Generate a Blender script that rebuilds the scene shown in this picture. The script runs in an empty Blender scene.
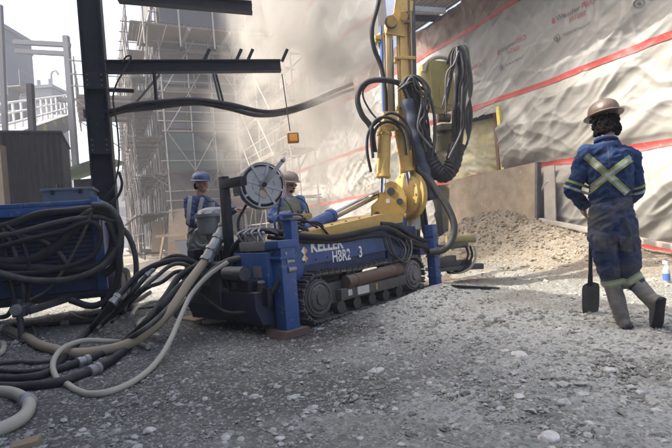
import bpy, bmesh, math, random
import numpy as np
from mathutils import Vector, Matrix
from mathutils.bvhtree import BVHTree
rnd = random.Random(7)
scene = bpy.context.scene
COL = scene.collection

# ------------------------------------------------------------------ camera
ROLL = math.radians(4.6)
EYE = Vector((0, 0, 1.1))
FPX, CX, CY = 485.0, 336.0, 224.0
cam = bpy.data.cameras.new('camera')
cam.lens = 25.98
cam.sensor_width = 36
cam.clip_start = 0.05
cam.clip_end = 1000
camo = bpy.data.objects.new('camera', cam)
COL.objects.link(camo)
_cr, _sr = math.cos(ROLL), math.sin(ROLL)
camo.matrix_world = Matrix(((_cr, _sr, 0, EYE.x), (0, 0, -1, EYE.y), (-_sr, _cr, 0, EYE.z), (0, 0, 0, 1)))
scene.camera = camo

# ------------------------------------------------------------------ world, sun, exposure
SUN_EL = math.radians(47)
SUN_H = Vector((-0.93, -0.10, 0)).normalized()          # horizontal direction towards the sun
w = bpy.data.worlds.new('World')
scene.world = w
w.use_nodes = True
nt = w.node_tree
bgn = nt.nodes['Background']
sky = nt.nodes.new('ShaderNodeTexSky')
sky.sky_type = 'NISHITA'
sky.sun_disc = False
sky.sun_elevation = SUN_EL
sky.sun_rotation = math.atan2(SUN_H.x, SUN_H.y)
sky.dust_density = 7.0
sky.air_density = 0.8
sky.ozone_density = 0.2
nt.links.new(sky.outputs[0], bgn.inputs[0])
bgn.inputs[1].default_value = 0.15
sl = bpy.data.lights.new('sun', 'SUN')
sl.energy = 2.5
sl.angle = math.radians(0.5)
sl.color = (1.0, 0.95, 0.86)
so = bpy.data.objects.new('sun', sl)
COL.objects.link(so)
sdir = Vector((SUN_H.x * math.cos(SUN_EL), SUN_H.y * math.cos(SUN_EL), math.sin(SUN_EL)))
so.rotation_euler = sdir.to_track_quat('Z', 'Y').to_euler()
so.location = (-10, 0, 30)
scene.view_settings.view_transform = 'Standard'
scene.view_settings.look = 'None'
scene.view_settings.gamma = 1
scene.view_settings.use_curve_mapping = False
scene.view_settings.exposure = 1.75
scene.render.engine = 'CYCLES'
scene.cycles.use_denoising = True
scene.cycles.max_bounces = 6
scene.cycles.diffuse_bounces = 3
scene.cycles.glossy_bounces = 3
scene.cycles.transmission_bounces = 4
scene.cycles.volume_bounces = 1
scene.cycles.volume_step_rate = 1.5
scene.cycles.volume_max_steps = 128

# ------------------------------------------------------------------ helpers
def ray(px, py):
    a = (px - CX) / FPX
    b = -(py - CY) / FPX
    return Vector((a * _cr + b * _sr, 1, -a * _sr + b * _cr))
def at(px, py, Y):
    return EYE + ray(px, py) * Y
def hash2(ix, iy, seed):
    n = (ix.astype(np.int64) * 374761393 + iy.astype(np.int64) * 668265263 + seed * 1442695041) & 0xffffffff
    n = ((n ^ (n >> 13)) * 1274126177) & 0xffffffff
    return ((n ^ (n >> 16)) & 0xffff) / 65535.0
def vn(x, y, seed=0):
    x = np.asarray(x, float); y = np.asarray(y, float)
    ix = np.floor(x); iy = np.floor(y)
    fx = x - ix; fy = y - iy
    fx = fx * fx * fx * (fx * (fx * 6 - 15) + 10); fy = fy * fy * fy * (fy * (fy * 6 - 15) + 10)
    a = hash2(ix, iy, seed); b = hash2(ix + 1, iy, seed); c = hash2(ix, iy + 1, seed); d = hash2(ix + 1, iy + 1, seed)
    return (a * (1 - fx) + b * fx) * (1 - fy) + (c * (1 - fx) + d * fx) * fy
def fbm(x, y, seed=0, o=4):
    s = 0; a = .5; t = 0
    for i in range(o):
        s = s + a * vn(x, y, seed + i * 17); t += a; a *= .5
        x = np.asarray(x) * 2.03 + 3.1; y = np.asarray(y) * 2.03 + 1.7
    return s / t
def ridge(x, y, seed=0, o=3):
    return 1 - np.abs(2 * fbm(x, y, seed, o) - 1) * 2
def sstep(a, b, x):
    t = np.clip((np.asarray(x, float) - a) / (b - a), 0, 1)
    return t * t * (3 - 2 * t)

def catmull(pts, n=6, closed=False):
    P = [Vector(p) for p in pts]
    out = []
    m = len(P)
    for i in range(m if closed else m - 1):
        if closed:
            p0, p1, p2, p3 = P[i - 1], P[i], P[(i + 1) % m], P[(i + 2) % m]
        else:
            p0 = P[i - 1] if i > 0 else P[0] * 2 - P[1]
            p1, p2 = P[i], P[i + 1]
            p3 = P[i + 2] if i + 2 < m else P[-1] * 2 - P[-2]
        for k in range(n):
            t = k / n
            out.append(.5 * ((2 * p1) + (p2 - p0) * t + (2 * p0 - 5 * p1 + 4 * p2 - p3) * t * t + (3 * p1 - p0 - 3 * p2 + p3) * t ** 3))
    if not closed:
        out.append(P[-1])
    return out

MATS = {}
def bevel_mat(nt, b):
    return b
def mat(name, col, rough=.7, metal=0., col2=None, nscale=6., namt=.5, bump=0., bscale=40., dust=0., dustcol=(.42, .39, .34), spec=.5, detail=6., chips=None, coat=0., trans=0.):
    if name in MATS:
        return MATS[name]
    m = bpy.data.materials.new(name)
    m.use_nodes = True
    n = m.node_tree.nodes; L = m.node_tree.links
    b = n['Principled BSDF']
    b.inputs['Roughness'].default_value = rough
    b.inputs['Metallic'].default_value = metal
    b.inputs['Specular IOR Level'].default_value = spec
    b.inputs['Coat Weight'].default_value = coat
    tc = n.new('ShaderNodeTexCoord')
    def mix(fac, a, c):
        x = n.new('ShaderNodeMix'); x.data_type = 'RGBA'
        if hasattr(fac, 'is_linked'): L.new(fac, x.inputs[0])
        else: x.inputs[0].default_value = fac
        for s, v in ((x.inputs[6], a), (x.inputs[7], c)):
            if hasattr(v, 'is_linked'): L.new(v, s)
            else: s.default_value = (*v, 1)
        return x.outputs[2]
    def noise(scale, det=detail, rg=.6):
        x = n.new('ShaderNodeTexNoise'); x.inputs['Scale'].default_value = scale; x.inputs['Detail'].default_value = det
        x.inputs['Roughness'].default_value = rg
        L.new(tc.outputs['Object'], x.inputs['Vector'])
        return x.outputs[0]
    def ramp(f, lo, hi, a=0., c=1.):
        x = n.new('ShaderNodeMapRange'); L.new(f, x.inputs[0])
        x.inputs[1].default_value = lo; x.inputs[2].default_value = hi; x.inputs[3].default_value = a; x.inputs[4].default_value = c
        return x.outputs[0]
    c2 = col2 if col2 else tuple(v * .6 for v in col)
    c = mix(ramp(noise(nscale), .35, .68, 0, namt), col, c2)
    if chips:
        c = mix(ramp(noise(nscale * 2.7, 10, .7), .60, .66), c, chips)
    if dust > 0:
        g = n.new('ShaderNodeNewGeometry'); s = n.new('ShaderNodeSeparateXYZ'); L.new(g.outputs['Normal'], s.inputs[0])
        up = ramp(s.outputs[2], .1, .95)
        mm = n.new('ShaderNodeMath'); mm.operation = 'MULTIPLY_ADD'
        L.new(up, mm.inputs[0]); mm.inputs[1].default_value = .8; mm.inputs[2].default_value = .25
        m2 = n.new('ShaderNodeMath'); m2.operation = 'MULTIPLY'; m2.use_clamp = True
        L.new(mm.outputs[0], m2.inputs[0]); L.new(ramp(noise(9, 8, .7), .3, .7, 0, dust), m2.inputs[1])
        c = mix(m2.outputs[0], c, dustcol)
        L.new(ramp(m2.outputs[0], 0, 1, rough, .9), b.inputs['Roughness'])
    L.new(c, b.inputs['Base Color'])
    if bump > 0:
        bp = n.new('ShaderNodeBump'); bp.inputs['Strength'].default_value = bump; bp.inputs['Distance'].default_value = .02
        L.new(noise(bscale, 8, .65), bp.inputs['Height']); L.new(bp.outputs[0], b.inputs['Normal'])
    if trans > 0:
        t = n.new('ShaderNodeBsdfTranslucent'); L.new(c, t.inputs[0])
        ms = n.new('ShaderNodeMixShader'); ms.inputs[0].default_value = trans
        L.new(b.outputs[0], ms.inputs[1]); L.new(t.outputs[0], ms.inputs[2])
        L.new(ms.outputs[0], n['Material Output'].inputs[0])
    MATS[name] = m
    return m

ROOTM = {}
def link(o, parent=None):
    COL.objects.link(o)
    if parent is not None:
        o.parent = parent
    return o
def tag(o, label=None, cat=None, group=None, kind=None):
    if label: o['label'] = label
    if cat: o['category'] = cat
    if group: o['group'] = group
    if kind: o['kind'] = kind
    return o
def thing(name, label, cat, loc, rz=0, group=None):
    o = bpy.data.objects.new(name, None)
    o.empty_display_size = .1
    COL.objects.link(o)
    o.location = loc
    o.rotation_euler = (0, 0, rz)
    ROOTM[o] = Matrix.Translation(Vector(loc)) @ Matrix.Rotation(rz, 4, 'Z')
    return tag(o, label, cat, group)
def rootm(p):
    while p is not None and p not in ROOTM:
        p = p.parent
    return ROOTM[p] if p is not None else Matrix.Identity(4)

def frame_of(d, up=(0, 0, 1)):
    d = Vector(d).normalized(); up = Vector(up)
    if abs(d.dot(up)) > .98: up = Vector((1, 0, 0)) if abs(d.x) < .9 else Vector((0, 1, 0))
    s = d.cross(up).normalized(); t = s.cross(d).normalized()
    return d, s, t

class MB:
    """collects shapes in world space; build() links them as one mesh under a parent"""
    def __init__(s): s.bm = bmesh.new()
    def _m(s, c, size, R):
        M = Matrix.Translation(Vector(c)) @ (R.to_4x4() if R is not None else Matrix.Identity(4)) @ Matrix.Diagonal((*size, 1))
        return M
    def box(s, c, size, R=None, bev=0.):
        r = bmesh.ops.create_cube(s.bm, size=1, matrix=s._m(c, size, R))
        if bev > 0:
            ed = set(e for v in r['verts'] for e in v.link_edges)
            bmesh.ops.bevel(s.bm, geom=list(ed), offset=bev, segments=2, affect='EDGES', profile=.6)
        return s
    def bar(s, p0, p1, wd, ht, bev=0., up=(0, 0, 1)):
        p0 = Vector(p0); p1 = Vector(p1)
        d, sd, t = frame_of(p1 - p0, up)
        R = Matrix((d, sd, t)).transposed()
        return s.box((p0 + p1) / 2, ((p1 - p0).length, wd, ht), R, bev)
    def tube(s, pts, r, n=10, caps=True, closed=False):
        P = [Vector(p) for p in pts]
        m = len(P)
        rs = r if hasattr(r, '__len__') else [r] * m
        d, sd, t = frame_of(P[1] - P[0])
        rings = []
        for i in range(m):
            if closed: dd = (P[(i + 1) % m] - P[i - 1])
            else: dd = P[min(i + 1, m - 1)] - P[max(i - 1, 0)]
            if dd.length > 1e-9:
                dd.normalize()
                sd = (sd - dd * sd.dot(dd))
                sd = sd.normalized() if sd.length > 1e-6 else frame_of(dd)[1]
                t = sd.cross(dd)
            rings.append([s.bm.verts.new(P[i] + (sd * math.cos(2 * math.pi * k / n) + t * math.sin(2 * math.pi * k / n)) * rs[i]) for k in range(n)])
        for i in range(m if closed else m - 1):
            a = rings[i]; b = rings[(i + 1) % m]
            for k in range(n):
                s.bm.faces.new((a[k], a[(k + 1) % n], b[(k + 1) % n], b[k]))
        if caps and not closed:
            s.bm.faces.new(rings[0][::-1]); s.bm.faces.new(rings[-1])
        return s
    def cyl(s, p0, p1, r0, r1=None, n=20):
        return s.tube([p0, p1], [r0, r0 if r1 is None else r1], n)
    def lathe(s, prof, c, axis=(0, 0, 1), n=28):
        """prof: list of (radius, height along axis)"""
        c = Vector(c); d, sd, t = frame_of(axis)
        rings = []
        for (r, h) in prof:
            r = max(r, 1e-4)
            rings.append([s.bm.verts.new(c + d * h + (sd * math.cos(2 * math.pi * k / n) + t * math.sin(2 * math.pi * k / n)) * r) for k in range(n)])
        for a, b in zip(rings, rings[1:]):
            for k in range(n):
                s.bm.faces.new((a[k], a[(k + 1) % n], b[(k + 1) % n], b[k]))
        s.bm.faces.new(rings[0][::-1]); s.bm.faces.new(rings[-1])
        return s
    def ring(s, c, axis, r, tr, n=32, m=10):
        c = Vector(c); d, sd, t = frame_of(axis)
        return s.tube([c + (sd * math.cos(2 * math.pi * k / n) + t * math.sin(2 * math.pi * k / n)) * r for k in range(n)], tr, m, closed=True)
    def loft(s, secs, n=20):
        """secs: (centre, side vector, front vector) ellipses; closed with caps"""
        rings = []
        for c, a, b in secs:
            c = Vector(c); a = Vector(a); b = Vector(b)
            rings.append([s.bm.verts.new(c + a * math.cos(2 * math.pi * k / n) + b * math.sin(2 * math.pi * k / n)) for k in range(n)])
        for a, b in zip(rings, rings[1:]):
            for k in range(n):
                s.bm.faces.new((a[k], a[(k + 1) % n], b[(k + 1) % n], b[k]))
        s.bm.faces.new(rings[0][::-1]); s.bm.faces.new(rings[-1])
        return s
    def ball(s, c, r, seg=16):
        r = r if hasattr(r, '__len__') else (r, r, r)
        bmesh.ops.create_uvsphere(s.bm, u_segments=seg, v_segments=max(6, seg * 2 // 3), radius=1, matrix=s._m(c, r, None))
        return s
    def ballR(s, c, r, R, seg=16):
        bmesh.ops.create_uvsphere(s.bm, u_segments=seg, v_segments=max(6, seg * 2 // 3), radius=1, matrix=s._m(c, r, R))
        return s
    def prism(s, poly, o, ex, ey, th):
        o = Vector(o); ex = Vector(ex); ey = Vector(ey)
        nn = ex.cross(ey).normalized() * th
        a = [s.bm.verts.new(o + ex * x + ey * y) for x, y in poly]
        b = [s.bm.verts.new(v.co + nn) for v in a]
        m = len(a)
        s.bm.faces.new(a[::-1]); s.bm.faces.new(b)
        for k in range(m):
            s.bm.faces.new((a[k], a[(k + 1) % m], b[(k + 1) % m], b[k]))
        return s
    def quad(s, *ps):
        s.bm.faces.new([s.bm.verts.new(Vector(p)) for p in ps]); return s
    def build(s, name, material, parent=None, ang=38, flat=False):
        bm = s.bm
        bmesh.ops.recalc_face_normals(bm, faces=bm.faces)
        ca = math.radians(ang)
        for f in bm.faces: f.smooth = not flat
        for e in bm.edges:
            if len(e.link_faces) == 2 and e.calc_face_angle(0) > ca: e.smooth = False
        M = rootm(parent).inverted() if parent is not None else None
        if M is not None: bm.transform(M)
        me = bpy.data.meshes.new(name)
        bm.to_mesh(me); bm.free()
        me.materials.append(material)
        return link(bpy.data.objects.new(name, me), parent)

def np_mesh(name, co, faces, material, parent=None, smooth=True):
    co = np.asarray(co, np.float64)
    if parent is not None:
        M = np.array(rootm(parent).inverted())
        co = co @ M[:3, :3].T + M[:3, 3]
    faces = np.asarray(faces, np.int32)
    k = faces.shape[1]
    me = bpy.data.meshes.new(name)
    me.vertices.add(len(co)); me.vertices.foreach_set('co', co.astype(np.float32).ravel())
    me.loops.add(faces.size); me.loops.foreach_set('vertex_index', faces.ravel())
    me.polygons.add(len(faces))
    me.polygons.foreach_set('loop_start', np.arange(0, faces.size, k, dtype=np.int32))
    me.polygons.foreach_set('loop_total', np.full(len(faces), k, np.int32))
    me.polygons.foreach_set('use_smooth', np.full(len(faces), smooth, bool))
    me.update(calc_edges=True); me.validate()
    me.materials.append(material)
    return link(bpy.data.objects.new(name, me), parent)
def grid_faces(nx, ny):
    i = np.arange(nx - 1)[:, None] * ny + np.arange(ny - 1)[None, :]
    i = i.ravel()
    return np.stack([i, i + ny, i + ny + 1, i + 1], 1)

# ------------------------------------------------------------------ wall frame and ground height
WD = Vector((-.4352, .9003, 0))        # along the covered wall, away from the camera
WN = Vector((-.9003, -.4352, 0))       # out of the wall, towards the yard
W0 = Vector((5.6, 8.7, 0))
def wall_at(px, py, off=0.):
    r = ray(px, py)
    t = ((W0 + WN * off - EYE).dot(WN)) / r.dot(WN)
    p = EYE + r * t
    return (p - W0).dot(WD), p.z
RO = Vector((-.59, 5.09, 0)); RA = math.radians(47)
RU = Vector((math.cos(RA), math.sin(RA), 0)); RV = Vector((-math.sin(RA), math.cos(RA), 0))
def W(u, v, z): return RO + RU * u + RV * v + Vector((0, 0, z))
RR = Matrix((RU, RV, Vector((0, 0, 1)))).transposed()
def gh(x, y):
    x = np.asarray(x, float); y = np.asarray(y, float)
    h = .06 * (fbm(x * .5, y * .5, 3, 3) - .5) + .06 * (fbm(x * 1.9, y * 1.9, 9, 4) - .5)
    # spoil heap against the plywood, bank of crushed rock beside the track, slight rise behind the rig
    tt = (x - W0.x) * WD.x + (y - W0.y) * WD.y; nn = (x - W0.x) * WN.x + (y - W0.y) * WN.y
    h = h + 0.85 * np.exp(-((tt - 3.7) / 1.6) ** 2 - ((nn - .42) / .70) ** 2) * (.55 + .75 * fbm(x * 1.6, y * 1.6, 61, 4)) + .46 * np.exp(-((tt - 1.9) / 2.0) ** 2 - ((nn - .8) / .95) ** 2)
    h = h + .16 * sstep(3.2, .6, nn) * sstep(-1.5, 1, tt) * sstep(9, 5, tt)
    u = (x - RO.x) * RU.x + (y - RO.y) * RU.y; v = (x - RO.x) * RV.x + (y - RO.y) * RV.y
    h = h + .17 * np.exp(-((u - 2.1) / .95) ** 2 - ((v + .42) / .32) ** 2) * sstep(.3, .0, v)
    h = h + .08 * sstep(1.2, 2.2, v) * sstep(9, 7.5, y) * sstep(-3.5, -2.5, x)
    return h
def gz(x, y): return float(gh(x, y))
def gp(px, py, r=0.):
    """point of the ground seen at a pixel of the photograph, lifted by r"""
    z = r
    for _ in range(6):
        q = ray(px, py); p = EYE + q * ((z - EYE.z) / q.z)
        z = gz(p.x, p.y) + r
    return Vector((p.x, p.y, z))

# ------------------------------------------------------------------ materials
def ground_mat():
    m = bpy.data.materials.new('gravelly_ground'); m.use_nodes = True
    n = m.node_tree.nodes; L = m.node_tree.links; b = n['Principled BSDF']
    b.inputs['Roughness'].default_value = .92; b.inputs['Specular IOR Level'].default_value = .25
    tc = n.new('ShaderNodeTexCoord')
    def noise(s, d=8, r=.62):
        x = n.new('ShaderNodeTexNoise'); x.inputs['Scale'].default_value = s; x.inputs['Detail'].default_value = d; x.inputs['Roughness'].default_value = r
        L.new(tc.outputs['Object'], x.inputs['Vector']); return x.outputs[0]
    def rng(f, a, c, lo=0., hi=1.):
        x = n.new('ShaderNodeMapRange'); L.new(f, x.inputs[0]); x.inputs[1].default_value = a; x.inputs[2].default_value = c
        x.inputs[3].default_value = lo; x.inputs[4].default_value = hi; return x.outputs[0]
    def mix(f, a, c):
        x = n.new('ShaderNodeMix'); x.data_type = 'RGBA'
        if hasattr(f, 'is_linked'): L.new(f, x.inputs[0])
        else: x.inputs[0].default_value = f
        for s, v in ((x.inputs[6], a), (x.inputs[7], c)):
            if hasattr(v, 'is_linked'): L.new(v, s)
            else: s.default_value = (*v, 1)
        return x.outputs[2]
    # zones are stored per vertex: R damp soil toned darker for rig shade, G brown drill spoil, B pale crushed rock
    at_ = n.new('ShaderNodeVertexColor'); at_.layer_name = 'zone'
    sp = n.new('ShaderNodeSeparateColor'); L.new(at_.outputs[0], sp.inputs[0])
    c = mix(rng(noise(1.3), .35, .65), (.225, .228, .205), (.36, .365, .33))
    c = mix(rng(noise(14), .38, .62, 0, .7), c, (.165, .166, .148))
    c = mix(sp.outputs[2], c, mix(rng(noise(20), .4, .6), (.40, .425, .40), (.52, .545, .515)))
    c = mix(sp.outputs[1], c, mix(rng(noise(7), .35, .65), (.20, .165, .115), (.29, .245, .175)))
    c = mix(sp.outputs[0], c, mix(rng(noise(9), .35, .65), (.042, .042, .038), (.10, .10, .09)))  # damp soil, darkened further to deepen the shade under the rig
    vo = n.new('ShaderNodeTexVoronoi'); vo.inputs['Scale'].default_value = 62; vo.inputs['Randomness'].default_value = 1
    L.new(tc.outputs['Object'], vo.inputs['Vector'])
    sc = n.new('ShaderNodeSeparateColor'); L.new(vo.outputs['Color'], sc.inputs[0])
    c = mix(rng(sc.outputs[0], .74, .80, 0, .55), c, (.42, .42, .41))
    c = mix(rng(sc.outputs[1], .7, .78, 0, .5), c, (.09, .09, .092))
    L.new(c, b.inputs['Base Color'])
    ad = n.new('ShaderNodeMath'); ad.operation = 'MULTIPLY_ADD'; L.new(vo.outputs['Distance'], ad.inputs[0]); ad.inputs[1].default_value = -.5; L.new(noise(95, 6, .7), ad.inputs[2])
    bp = n.new('ShaderNodeBump'); bp.inputs['Strength'].default_value = .9; bp.inputs['Distance'].default_value = .012
    L.new(ad.outputs[0], bp.inputs['Height']); L.new(bp.outputs[0], b.inputs['Normal'])
    return m
def stone_mat(name, lo, hi):
    m = bpy.data.materials.new(name); m.use_nodes = True
    n = m.node_tree.nodes; L = m.node_tree.links; b = n['Principled BSDF']
    b.inputs['Roughness'].default_value = .85; b.inputs['Specular IOR Level'].default_value = .3
    g = n.new('ShaderNodeNewGeometry')
    x = n.new('ShaderNodeMix'); x.data_type = 'RGBA'; L.new(g.outputs['Random Per Island'], x.inputs[0])
    x.inputs[6].default_value = (*lo, 1); x.inputs[7].default_value = (*hi, 1)
    tc = n.new('ShaderNodeTexCoord'); nz = n.new('ShaderNodeTexNoise'); nz.inputs['Scale'].default_value = 35; nz.inputs['Detail'].default_value = 7
    L.new(tc.outputs['Object'], nz.inputs['Vector'])
    y = n.new('ShaderNodeMix'); y.data_type = 'RGBA'; y.blend_type = 'MULTIPLY'; y.inputs[0].default_value = .55
    L.new(x.outputs[2], y.inputs[6])
    cr = n.new('ShaderNodeMapRange'); L.new(nz.outputs[0], cr.inputs[0]); cr.inputs[1].default_value = .3; cr.inputs[2].default_value = .7; cr.inputs[3].default_value = .5; cr.inputs[4].default_value = 1.15
    cc = n.new('ShaderNodeCombineColor')
    for i in range(3): L.new(cr.outputs[0], cc.inputs[i])
    L.new(cc.outputs[0], y.inputs[7]); L.new(y.outputs[2], b.inputs['Base Color'])
    bp = n.new('ShaderNodeBump'); bp.inputs['Strength'].default_value = .5; bp.inputs['Distance'].default_value = .004
    L.new(nz.outputs[0], bp.inputs['Height']); L.new(bp.outputs[0], b.inputs['Normal'])
    return m
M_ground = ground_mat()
M_stone = stone_mat('crushed_stone', (.165, .168, .152), (.46, .47, .435))
M_rock = stone_mat('loose_rock', (.38, .375, .36), (.58, .57, .545))
M_blue = mat('blue_paint', (.006, .060, .235), .45, col2=(.006, .040, .15), nscale=5, dust=.42, dustcol=(.27, .28, .29), chips=(.16, .17, .18), bump=.08, bscale=30)
M_blue2 = mat('blue_paint_dull', (.006, .034, .125), .55, col2=(.006, .018, .06), nscale=6, dust=.35, dustcol=(.28, .29, .32), bump=.1)
M_yel = mat('yellow_paint', (.50, .325, .075), .5, col2=(.36, .235, .07), nscale=7, dust=.6, dustcol=(.46, .40, .27), chips=(.20, .14, .07), bump=.1)
M_yel2 = mat('yellow_green_paint', (.30, .255, .075), .6, col2=(.20, .165, .06), nscale=7, dust=.4, bump=.1)
M_dark = mat('dark_greasy_steel', (.028, .03, .036), .5, col2=(.06, .06, .062), nscale=9, dust=.5, dustcol=(.22, .21, .20), bump=.15)
M_track = mat('dusty_track_steel', (.045, .045, .045), .75, col2=(.09, .088, .084), nscale=10, dust=.85, dustcol=(.27, .265, .25), bump=.25)
M_black = mat('black_steel', (.010, .012, .019), .6, col2=(.02, .022, .028), nscale=5, dust=.1, dustcol=(.2, .2, .21), bump=.12, spec=.25, chips=(.055, .032, .022))
M_steel = mat('grey_steel', (.30, .31, .32), .42, .6, col2=(.18, .18, .18), nscale=8, dust=.3, bump=.08)
M_galv = mat('galvanised_tube', (.22, .21, .19), .55, .3, col2=(.15, .14, .125), nscale=5, dust=.3, dustcol=(.5, .46, .4))
M_chrome = mat('polished_rod', (.72, .72, .72), .18, 1., col2=(.5, .5, .5), namt=.2)
M_rust = mat('rusty_steel', (.11, .066, .048), .8, col2=(.06, .045, .04), nscale=9, dust=.5, dustcol=(.3, .26, .22), bump=.25)
M_rub = mat('black_rubber', (.008, .0085, .011), .6, col2=(.02, .02, .021), nscale=6, spec=.3, dust=.3, dustcol=(.19, .19, .20), bump=.15, bscale=60)
M_rubg = mat('grey_rubber_hose', (.028, .029, .031), .65, col2=(.06, .059, .056), nscale=6, spec=.3, dust=.4, bump=.15, bscale=60)
M_beige = mat('beige_hose', (.33, .27, .18), .65, col2=(.28, .23, .16), nscale=5, dust=.3, dustcol=(.33, .31, .28), bump=.15, bscale=60)
M_cream = mat('pale_hose', (.38, .365, .29), .6, col2=(.33, .33, .28), nscale=5, dust=.3, bump=.12, bscale=60)
M_board = mat('grimy_scaffold_board', (.13, .105, .08), .85, col2=(.07, .058, .045), nscale=3, bump=.2)
M_wood = mat('weathered_timber', (.28, .21, .14), .8, col2=(.17, .13, .09), nscale=7, bump=.3, bscale=25)
M_ply = mat('plywood', (.29, .235, .17), .85, col2=(.19, .155, .115), nscale=3.4, namt=1., bump=.15, bscale=18, chips=(.36, .30, .22))
M_white = mat('white_paint', (.78, .78, .76), .5, col2=(.6, .6, .58), nscale=20, namt=.4)
M_orange = mat('orange_paint', (.34, .13, .03), .6)
M_conc = mat('weathered_concrete', (.155, .165, .18), .9, col2=(.11, .118, .13), nscale=.4, bump=.2, bscale=3)
M_conc2 = mat('grey_cladding', (.125, .13, .14), .85, col2=(.09, .095, .105), nscale=.6)
M_clad = mat('dark_corrugated_sheet', (.012, .013, .017), .75, col2=(.018, .019, .022), nscale=4, namt=.8, dust=0, bump=.1, spec=.15)
M_soffit = mat('corrugated_roof_sheet', (.20, .20, .21), .45, .5, col2=(.14, .135, .13), nscale=2)
M_glass = mat('blue_plastic_crate', (.10, .13, .17), .5)
M_tape = mat('red_seam_tape', (.33, .026, .022), .4, col2=(.22, .03, .026), nscale=5, dust=.3, dustcol=(.4, .3, .26), chips=(.40, .22, .18))
M_inkr = mat('red_ink', (.50, .035, .04), .5); M_inkk = mat('black_ink', (.03, .03, .035), .5)
M_foam = mat('yellow_foam_edge', (.62, .55, .12), .75, col2=(.5, .42, .12), nscale=12, bump=.2)
M_batt = mat('yellow_insulation', (.30, .265, .12), .9, col2=(.33, .32, .27), nscale=4, namt=1., bump=.4, bscale=12)
def tarp_mat(name, col, col2, trans, rough):
    return mat(name, col, rough, col2=col2, nscale=1.1, namt=.8, bump=.06, bscale=45, trans=trans, spec=.35)
M_tarp = tarp_mat('white_woven_tarpaulin', (.34, .335, .31), (.25, .24, .215), .10, .55)
M_tarpu = tarp_mat('grey_white_tarpaulin', (.33, .33, .32), (.25, .25, .24), .12, .42)
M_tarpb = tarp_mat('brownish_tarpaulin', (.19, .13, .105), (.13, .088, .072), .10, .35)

# ------------------------------------------------------------------ ground sheet
def axis(lo, hi, step, far_lo, far_hi):
    a = list(np.arange(lo, hi, step)); s = step
    x = a[-1]
    while x < far_hi: s *= 1.13; x += s; a.append(x)
    s = step; x = a[0]; b = []
    while x > far_lo: s *= 1.13; x -= s; b.append(x)
    return np.array(b[::-1] + a)
gx = axis(-6, 7, .03, -220, 220); gy = axis(1.7, 13, .03, -120, 320)
X, Y = np.meshgrid(gx, gy, indexing='ij')
near = sstep(40, 12, np.hypot(X, Y))
Z = gh(X, Y) + near * (.032 * (fbm(X * 5, Y * 5, 21, 5) - .5) + .014 * np.clip(ridge(X * 11, Y * 11, 33, 2), 0, 1) ** 2)
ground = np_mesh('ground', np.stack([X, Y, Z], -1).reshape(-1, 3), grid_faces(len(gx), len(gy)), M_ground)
tag(ground, kind='structure')
def zones(x, y):
    u = (x - RO.x) * RU.x + (y - RO.y) * RU.y; v = (x - RO.x) * RV.x + (y - RO.y) * RV.y
    tt = (x - W0.x) * WD.x + (y - W0.y) * WD.y; nn = (x - W0.x) * WN.x + (y - W0.y) * WN.y
    wob = fbm(x * 1.3, y * 1.3, 51, 4) - .5
    # damp soil plus painted rig shade, round the rear and below the hoses
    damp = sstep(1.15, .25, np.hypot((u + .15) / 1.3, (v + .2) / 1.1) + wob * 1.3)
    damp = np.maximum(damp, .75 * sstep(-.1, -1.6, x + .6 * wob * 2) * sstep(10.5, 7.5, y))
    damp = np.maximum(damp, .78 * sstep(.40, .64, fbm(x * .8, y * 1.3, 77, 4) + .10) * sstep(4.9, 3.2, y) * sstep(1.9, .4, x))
    spoil = np.clip(sstep(3.4, 1.7, nn + wob * 1.6) * sstep(-3.5, -.5, tt + wob) + .9 * sstep(1.3, .5, np.hypot(u - 3.5, v - .5) + wob), 0, 1)
    spoil = np.maximum(spoil, .55 * sstep(13, 18, y))
    pale = sstep(.9, .25, np.hypot((u - 2.2) / 1.5, (v + .75) / .75) + wob * .9)
    pale = np.maximum(pale, .85 * sstep(1.05, .35, np.hypot((x - 1.35) / 1.9, (y - 4.5) / 1.9) + wob * 1.1))
    pale = np.maximum(pale, .65 * sstep(.42, .62, fbm(x * .9, y * .9, 5, 4)) * sstep(-.6, .6, x) * sstep(7, 5.5, y))
    return np.clip(damp, 0, 1), np.clip(spoil, 0, 1) * (1 - np.clip(pale, 0, 1)), np.clip(pale, 0, 1)
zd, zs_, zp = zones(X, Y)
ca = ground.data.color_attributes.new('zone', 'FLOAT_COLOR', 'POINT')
ca.data.foreach_set('color', np.stack([zd, zs_, zp, np.ones_like(zd)], -1).astype(np.float32).ravel())

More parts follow.
